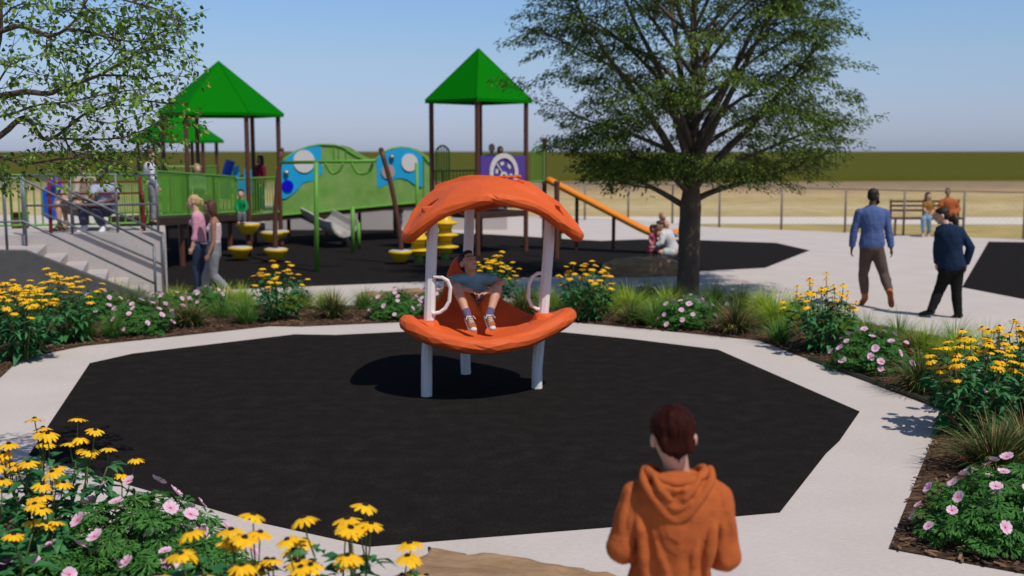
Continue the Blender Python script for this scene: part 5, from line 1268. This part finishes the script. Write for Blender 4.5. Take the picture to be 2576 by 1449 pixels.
def geranium_head(seed):
    R_ = random.Random(seed); mb = MB(); n = 5
    for i in range(n):
        a = 2 * PI * i / n + R_.uniform(-.08, .08); d = V((math.cos(a), math.sin(a), 0)); s_ = V((-d.y, d.x, 0)); w_ = R_.uniform(.021, .026); L_ = .042 * R_.uniform(.92, 1.08); up = R_.uniform(.006, .016)
        P = lambda t, sw, z: d * L_ * t + s_ * sw + V((0, 0, z))
        mb.add([P(.08, 0, 0), P(.5, w_ * .72, up * .5), P(.5, 0, up * .38), P(.5, -w_ * .72, up * .5), P(.86, w_, up), P(.88, 0, up * .8 + .002 * (i % 2)), P(.86, -w_, up), P(1.04, w_ * .5, up * 1.05), P(.98, 0, up * .9), P(1.04, -w_ * .5, up * 1.05)],
               [(0, 1, 2), (0, 2, 3), (1, 4, 5, 2), (2, 5, 6, 3), (4, 7, 8, 5), (5, 8, 9, 6)], 0)
        for q_ in (-.55, 0, .55): mb.add([P(.06, 0, .002), P(.45, w_ * (q_ + .09), up * .45 + .0012), P(.62, w_ * q_, up * .58 + .0012), P(.45, w_ * (q_ - .09), up * .45 + .0012)], [(0, 1, 2, 3)], 2)
    mb.lathe((0, 0, .003), [(.0075, 0), (.006, .003), (.002, .008)], 9, 1)
    me = mb.mesh('flower_head'); me.materials.append(GPET); me.materials.append(GEYE); me.materials.append(GVEIN); return me
CH = [coneflower_head(i) for i in range(4)]; GH = [geranium_head(10 + i) for i in range(4)]
def head_obj(me, p, d, sc, root):
    o = bpy.data.objects.new('flower_head', me); COL.objects.link(o); o.parent = root; o.location = p; o.scale = (sc,) * 3
    o.rotation_euler = (d.to_track_quat('Z', 'Y') @ Matrix.Rotation(RP.uniform(0, 6.28), 3, 'Z').to_quaternion()).to_euler(); return o
def make_coneflower(n_stem, R, H, hc=(2, 2, 3)):
    root = thing('coneflower_plant', None, None); st = MB(); lf = MB(); heads = []
    for i in range(n_stem):
        a = i * 2.4 + RP.uniform(-.3, .3); k = math.sqrt((i + .5) / n_stem); b = V((math.cos(a), math.sin(a), 0)) * k * R * .35; h = H * (1 - .42 * k * k) * RP.uniform(.82, 1.02)
        out = V((math.cos(a), math.sin(a), 0)) * R * k * RP.uniform(.7, 1.05); P_ = [b, b + out * .25 + V((0, 0, h * .35)), b + out * .5 + V((0, 0, h * .62)), b + out * .68 + V((0, 0, h * .8))]
        C_ = crom(P_, 2); st.tube(C_, [.0075 - .0006 * j for j in range(len(C_))], 5)
        for j in range(1, len(C_)):
            for s_ in range(4 if j > 2 else 3):
                aa = RP.uniform(0, 6.28); d = (V((math.cos(aa), math.sin(aa), RP.uniform(-.1, .45))) + out * .8).normalized(); nn_ = (V((0, 0, 1)) - d * d.z).normalized() 
                L_ = RP.uniform(.10, .19) * (1.12 - .5 * j / len(C_)); q = C_[j] + d * .012; leaf6(lf, q + d * .02, d, (nn_ + pv(.3)).normalized(), L_, L_ * RP.uniform(.40, .54), RP.uniform(.25, .75))
        for s_ in range(RP.choice(hc)):
            q = C_[-1 - s_ % 2]; d = (V((0, 0, 1)) + out * .35 + pv(.30)); d.z = abs(d.z) + .2; d.normalize(); L_ = RP.uniform(.10, .26) * H
            m = q + d * L_ * .55 + pv(.012); e_ = m + (d + V((0, 0, .4))).normalized() * L_ * .5; st.tube([q, m, e_], [.0042, .0036, .003], 5); heads.append((e_, (d * .35 + V((0, 0, 1)) + V((out.x, out.y, 0)) * .35 + pv(.25)).normalized()))
    st.build('stems', RSTEM, root, smooth=True, fix=False, local=True); lf.build('leaves', RLEAF, root, fix=False, local=True)
    for e_, d in heads: head_obj(RP.choice(CH), e_, d, RP.uniform(.88, 1.12), root)
    return root
def palm(mb, c, n, d, r):
    s_ = d.cross(n).normalized()
    for k, (a, L_) in enumerate(((-2.25, .62), (-1.45, .82), (-.72, .95), (0, 1.0), (.72, .95), (1.45, .82), (2.25, .62))):
        v_ = d * math.cos(a) + s_ * math.sin(a); w_ = n.cross(v_); L2 = r * L_; z = -n * r * .12; W_ = r * .085
        m = c + v_ * L2 * .5
        for sa in (-.42, 0, .42):
            e_ = v_ * math.cos(sa) + w_ * math.sin(sa); b_ = c if sa == 0 else m; l_ = L2 if sa == 0 else L2 * .45; u_ = n.cross(e_)
            mb.add([b_, b_ + e_ * l_ * .6 + u_ * W_ + z * .4, b_ + e_ * l_ + z * 1.3, b_ + e_ * l_ * .6 - u_ * W_ + z * .4], [(0, 1, 2, 3)])
def make_geranium(R, H, nl, nf):
    root = thing('cranesbill_plant', None, None); st = MB(); lf = MB()
    for i in range(nl):
        a = RP.uniform(0, 6.28); ph = math.acos(1 - RP.random() * 1.0) ; ph = min(ph, 1.5); k = RP.uniform(.72, 1.02) if RP.random() < .75 else RP.uniform(.4, .75)
        q = V((math.cos(a) * math.sin(ph) * R * k, math.sin(a) * math.sin(ph) * R * k, max(.03, math.cos(ph) * H * k + .03))); o_ = V((q.x / R, q.y / R, q.z / H * .8 + .25)).normalized()
        d = (V((q.x, q.y, 0)) * 2 + pv(.35) + V((0, 0, -.15))).normalized(); n = (o_ + V((0, 0, .5)) + pv(.3)).normalized(); n = (n - d * n.dot(d)).normalized(); palm(lf, q, n, d, RP.uniform(.075, .115))
        if i % 2 == 0: st.tube([V((q.x * .2, q.y * .2, 0)), V((q.x * .7, q.y * .7, q.z * .7)), q], [.004, .003, .002], 4)
    st.build('stems', RSTEM, root, fix=False, local=True)
    heads = []
    for i in range(nf):
        a = i * 2.4 + RP.uniform(-.4, .4); ph = math.acos(1 - (i + .5) / nf * .88); q = V((math.cos(a) * math.sin(ph) * R, math.sin(a) * math.sin(ph) * R, math.cos(ph) * H)) * RP.uniform(1.04, 1.16); q.z += .03
        d = V((q.x / R * .9, q.y / R * .9, .8)) + pv(.4); heads.append((q, d.normalized()))
    lf.build('leaves', GLEAF, root, fix=False, local=True)
    for q, d in heads: head_obj(RP.choice(GH), q, d, RP.uniform(.72, 1.05), root)
    return root
def blade(mb, b, d, L_, w_, arch, seg=4):
    """arching grass blade"""
    s_ = d.cross(V((0, 0, 1))); s_ = s_.normalized() if s_.length > .01 else V((1, 0, 0)); p = b; v_ = V((d.x * .25, d.y * .25, 1)).normalized(); vs = []
    for i in range(seg + 1):
        t = i / seg; w2 = w_ * (1 - t * .92)
        vs += [p + s_ * w2, p - s_ * w2]; v_ = (v_ + V((d.x, d.y, -.55)) * arch / seg * (1 + t)).normalized(); p = p + v_ * L_ / seg
    mb.add(vs, [(2 * i, 2 * i + 1, 2 * i + 3, 2 * i + 2) for i in range(seg)])
def grass_mesh(name, n, R, L_, w_, arch, m):
    mb = MB()
    for i in range(n):
        a = RP.uniform(0, 6.28); k = RP.random() ** .6; b = V((math.cos(a) * k * R * .3, math.sin(a) * k * R * .3, 0)); a2 = a + RP.uniform(-.5, .5)
        blade(mb, b, V((math.cos(a2), math.sin(a2), 0)) * (.25 + k), L_ * RP.uniform(.6, 1.08), w_ * RP.uniform(.7, 1.2), arch * (.3 + k) * RP.uniform(.7, 1.3), 5)
    me = mb.mesh(name); me.materials.append(m); return me
def put(root, x, y, sc=1.0, label=None, world=None, rot=None):
    p = world if world is not None else g(x, y); root.location = V(p); root.location.z = .008; root.rotation_euler.z = RP.uniform(0, 6.28) if rot is None else rot; root.scale = (sc,) * 3
    root['label'] = label; return root
# --- coneflowers
protoC = [make_coneflower(18, .46, .95), make_coneflower(20, .50, 1.0), make_coneflower(15, .44, .94, (1, 2, 2, 3))]
for p_ in protoC: p_['category'] = 'flowering plant'; p_['group'] = 'yellow coneflower clumps in the beds'
spots = [((60, 905), 1.04, 'yellow coneflowers at the left edge of the picture, in front of the stair cheek wall'), ((158, 862), .98, 'yellow coneflowers in front of the foot of the sloping cheek wall'),
 ((700, 806), .95, 'yellow coneflower clump in the bed right of the two walking women'), ((1238, 785), .93, 'yellow coneflower clump directly behind the boy in the swing'), ((1478, 806), .97, 'yellow coneflower clump just right of the swing, in front of the sandstone block'),
 ((2062, 884), .95, 'yellow coneflower clump below the man in the blue shirt'), ((2440, 1090), 1.0, 'yellow coneflowers at the right edge, beside the path corner'), ((2570, 1050), 1.02, 'yellow coneflowers cut off by the right edge, behind the corner clump'),
 ((0, 0), 1.0, 'large yellow coneflowers at the left edge near the bottom, overlapping the path', (-2.66, 6.15)), ((0, 0), .97, 'yellow coneflowers in the bottom left corner below the tall left clump', (-2.62, 5.25)),
 ((0, 0), 1.0, 'yellow coneflowers at the bottom edge, left of the centre, behind pink flowers', (-1.15, 4.42)), ((0, 0), 1.02, 'tallest yellow coneflowers at the bottom edge beside the boulder', (-.70, 4.5)),
 ((15, 860), .9, 'yellow coneflowers farthest up the left edge, beneath the overhanging branches')]
for i, sp_ in enumerate(spots):
    o = protoC[i] if i < 3 else copy_tree(protoC[2 if 8 <= i <= 11 else i % 2])
    put(o, sp_[0][0], sp_[0][1], sp_[1], sp_[2], world=V((*sp_[3], 0)) if len(sp_) > 3 else None)
# --- pink cranesbill
protoG = [make_geranium(.44, .40, 270, 26), make_geranium(.47, .44, 290, 28), make_geranium(.42, .38, 250, 24)]
for p_ in protoG: p_['category'] = 'flowering plant'; p_['group'] = 'pink flowering cranesbill mounds'
spots = [((352, 838), .98, 'pink flower mound left of centre in front of the stairs'), ((248, 800), .85, 'shaded pink flowers behind the coneflowers beside the cheek wall'), ((520, 788), .9, 'pink flower mound in front of the walking women'),
 ((995, 800), .92, 'pink flower mound just left of the swing'), ((1095, 790), .8, 'pink flowers directly behind the left swing post'), ((1725, 824), 1.0, 'pink flower mound in front of the shade tree trunk'), ((2190, 932), 1.0, 'pink flower mound right of the coneflowers below the two men'),
 ((2520, 985), .95, 'pink flowers behind the coneflowers at the right edge'), ((2470, 1360), .95, 'pink flower mound at the lower right corner beside the path'), ((2560, 1330), 1.0, 'pink flower mound cut off by the right edge near the bottom corner'),
 ((0, 0), 1.1, 'large pink flower mound at the bottom left in front of the path', (-2.12, 6.0)), ((0, 0), 1.0, 'pink flowers at the bottom edge just left of the bottom coneflowers', (-1.72, 5.62)), ((0, 0), .95, 'pink flowers in the bottom left corner beside the mulch', (-2.32, 5.35)), ((425, 800), .8, 'small pink flower mound behind the reddish tuft by the stairs')]
for i, sp_ in enumerate(spots):
    o = protoG[i] if i < 3 else copy_tree(protoG[i % 3])
    put(o, sp_[0][0], sp_[0][1], sp_[1], sp_[2], world=V((*sp_[3], 0)) if len(sp_) > 3 else None)
# --- grasses
meshes = {'green': [grass_mesh('grass', 320, .38, .55, .0060, .95, GR['green']) for _ in range(2)], 'lime': [grass_mesh('grass', 620, .52, .56, .0068, 1.25, GR['lime']) for _ in range(2)],
          'dark': [grass_mesh('grass', 480, .54, .54, .0060, 1.0, GR['dark']) for _ in range(2)], 'tuft': [grass_mesh('tuft', 520, .48, .50, .0068, 1.15, TUFT) for _ in range(2)]}
NM = {'green': ('green_grass_clump', 'grass clump', 'green grass clumps in the beds'), 'lime': ('lime_grass_clump', 'grass clump', 'lime green grass clumps in the beds'), 'dark': ('dark_grass_clump', 'grass clump', 'dark green grass clumps along the back of the bed'), 'tuft': ('bicolour_sedge', 'sedge tuft', 'dark sedge tufts with tan and red blades')}
gs = [('green', 208, 852, 1.0, 'green grass clump with upright blades right of the left coneflowers'), ('green', 622, 815, .98, 'green grass clump on the bed edge left of the middle coneflowers'), ('green', 1648, 822, 1.0, 'green grass clump left of the pink flowers under the shade tree'),
 ('green', 1425, 805, .9, 'green grass clump behind the right end of the orange seat'), ('green', 915, 780, .8, 'green grass clump in front of the low sandstone block'), ('green', 2260, 868, .9, 'green grass clump above the pink flowers below the two men'), ('green', 2400, 890, .95, 'green grass clump on the far side of the right bed'),
 ('lime', 565, 785, .95, 'lime grass clump at the walking women feet'), ('lime', 1585, 792, 1.0, 'lime grass clump right of the coneflowers under the shade tree'), ('lime', 1948, 822, 1.05, 'lime grass clump left of the coneflowers below the blue-shirted man'), ('lime', 2125, 850, .9, 'lime grass clump behind the coneflowers below the blue-shirted man'),
 ('lime', 2480, 925, 1.05, 'lime grass clump above the coneflowers at the right edge'), ('lime', 2570, 945, 1.0, 'lime grass clump cut off by the right edge'), ('lime', 300, 772, .9, 'lime grass clump below the stairs, behind pink flowers'), ('lime', 445, 775, .8, 'lime grass clump at the foot of the near stair rail'),
 ('lime', 725, 782, .75, 'lime grass showing through the coneflowers right of the walking women'), ('lime', 110, 790, .9, 'lime grass clump behind the left coneflowers'), ('lime', 1920, 788, .85, 'lime grass clump at the back of the bed right of the tree'), ('lime', 1520, 775, .9, 'lime grass clump behind the coneflowers right of the swing'),
 ('dark', 215, 758, .95, 'dark grass clump against the sloping cheek wall'), ('dark', 160, 742, .95, 'dark grass clump against the upper part of the cheek wall'), ('dark', 40, 745, .9, 'dark grass clump under the notch of the cheek wall'), ('dark', 280, 762, .8, 'dark grass clump at the lower end of the cheek wall'),
 ('dark', 1500, 762, .85, 'dark grass clump at the far bed edge behind the coneflowers'), ('dark', 1565, 762, .8, 'dark grass clump at the far bed edge, second from the coneflowers'), ('dark', 1625, 762, .85, 'dark grass clump at the far bed edge left of the trunk'), ('dark', 1690, 765, .85, 'dark grass clump touching the left of the tree trunk'),
 ('dark', 1795, 772, .9, 'dark grass clump right of the tree trunk'), ('dark', 1860, 776, .85, 'dark grass clump farthest right of the tree trunk'), ('dark', 1325, 772, .85, 'dark grass clump behind the right swing post'), ('dark', 350, 765, .7, 'dark grass clump in front of the bottom stair step'),
 ('tuft', 478, 822, .95, 'reddish tuft between pink flowers in front of the near stair rail foot'), ('tuft', 838, 800, .98, 'reddish tuft right of the coneflowers, alone on the bed edge'), ('tuft', 1312, 795, .95, 'dark tuft seen between the boy and the right swing handle'), ('tuft', 1848, 838, 1.05, 'large reddish tuft right of the pink flowers under the tree'),
 ('tuft', 2320, 985, 1.05, 'reddish tuft right of the pink flowers in the right bed'), ('tuft', 2500, 1190, 1.05, 'reddish tuft between yellow and pink flowers at the right edge'), ('tuft', 2585, 1165, 1.0, 'reddish tuft cut off by the right edge'), ('tuft', 400, 812, .8, 'small reddish tuft behind the pink mound by the stairs')]
gs += [('lime', 820, 778, .7, 'lime grass clump behind the lone reddish tuft on the bed edge'), ('lime', 610, 776, .85, 'lime grass clump between the walking women and the middle coneflowers'), ('lime', 2000, 800, .8, 'lime grass clump at the far edge behind the coneflowers below the two men'),
 ('green', 2180, 872, .9, 'green grass clump directly above the pink flowers in the right bed'), ('lime', 1235, 775, .6, 'lime grass seen through the coneflowers behind the boy'), ('dark', 1450, 766, .8, 'dark grass clump behind the left side of the coneflowers right of the swing'),
 ('dark', 100, 765, .9, 'dark grass clump between the left coneflowers and the cheek wall'), ('dark', 330, 790, .8, 'dark grass clump behind the pink mound by the stairs'), ('lime', 2330, 905, .9, 'lime grass clump behind the reddish tuft in the right bed'), ('lime', 1380, 778, .75, 'lime grass clump behind the right swing post')]
gs += [('dark', 1010, 776, .75, 'dark grass clump behind the pink mound left of the swing'), ('dark', 760, 772, .8, 'dark grass clump at the far bed edge right of the middle coneflowers'), ('green', 560, 800, .8, 'green grass clump in front of the lime grass at the women feet'),
 ('green', 1155, 790, .75, 'green grass clump directly behind the left part of the orange seat'), ('green', 1790, 800, .8, 'green grass clump behind the pink flowers under the tree, on their right'), ('lime', 1680, 786, .85, 'lime grass clump at the foot of the tree trunk'), ('green', 1960, 862, .8, 'green grass clump at the front edge left of the coneflowers below the men'),
 ('lime', 2420, 930, .95, 'lime grass clump directly behind the coneflowers near the path corner'), ('dark', 2080, 822, .8, 'dark grass clump behind the coneflowers below the two men'), ('green', 290, 850, .8, 'green grass clump between the left coneflowers and the pink mound'), ('tuft', 1590, 815, .8, 'small reddish tuft between coneflowers and lime grass right of the swing'),
 ('tuft', 2300, 905, .85, 'small reddish tuft at the back of the right bed')]
cnt = {}
for kd, x, y, sc, lab in gs:
    i = cnt.get(kd, 0); cnt[kd] = i + 1; nm, cat, grp = NM[kd]
    o = bpy.data.objects.new(nm, meshes[kd][i % 2]); COL.objects.link(o); tag(o, lab, cat, grp); p = g(x, y)
    o.location = (p.x, p.y, .008); o.rotation_euler.z = RP.uniform(0, 6.28); o.scale = (sc,) * 3
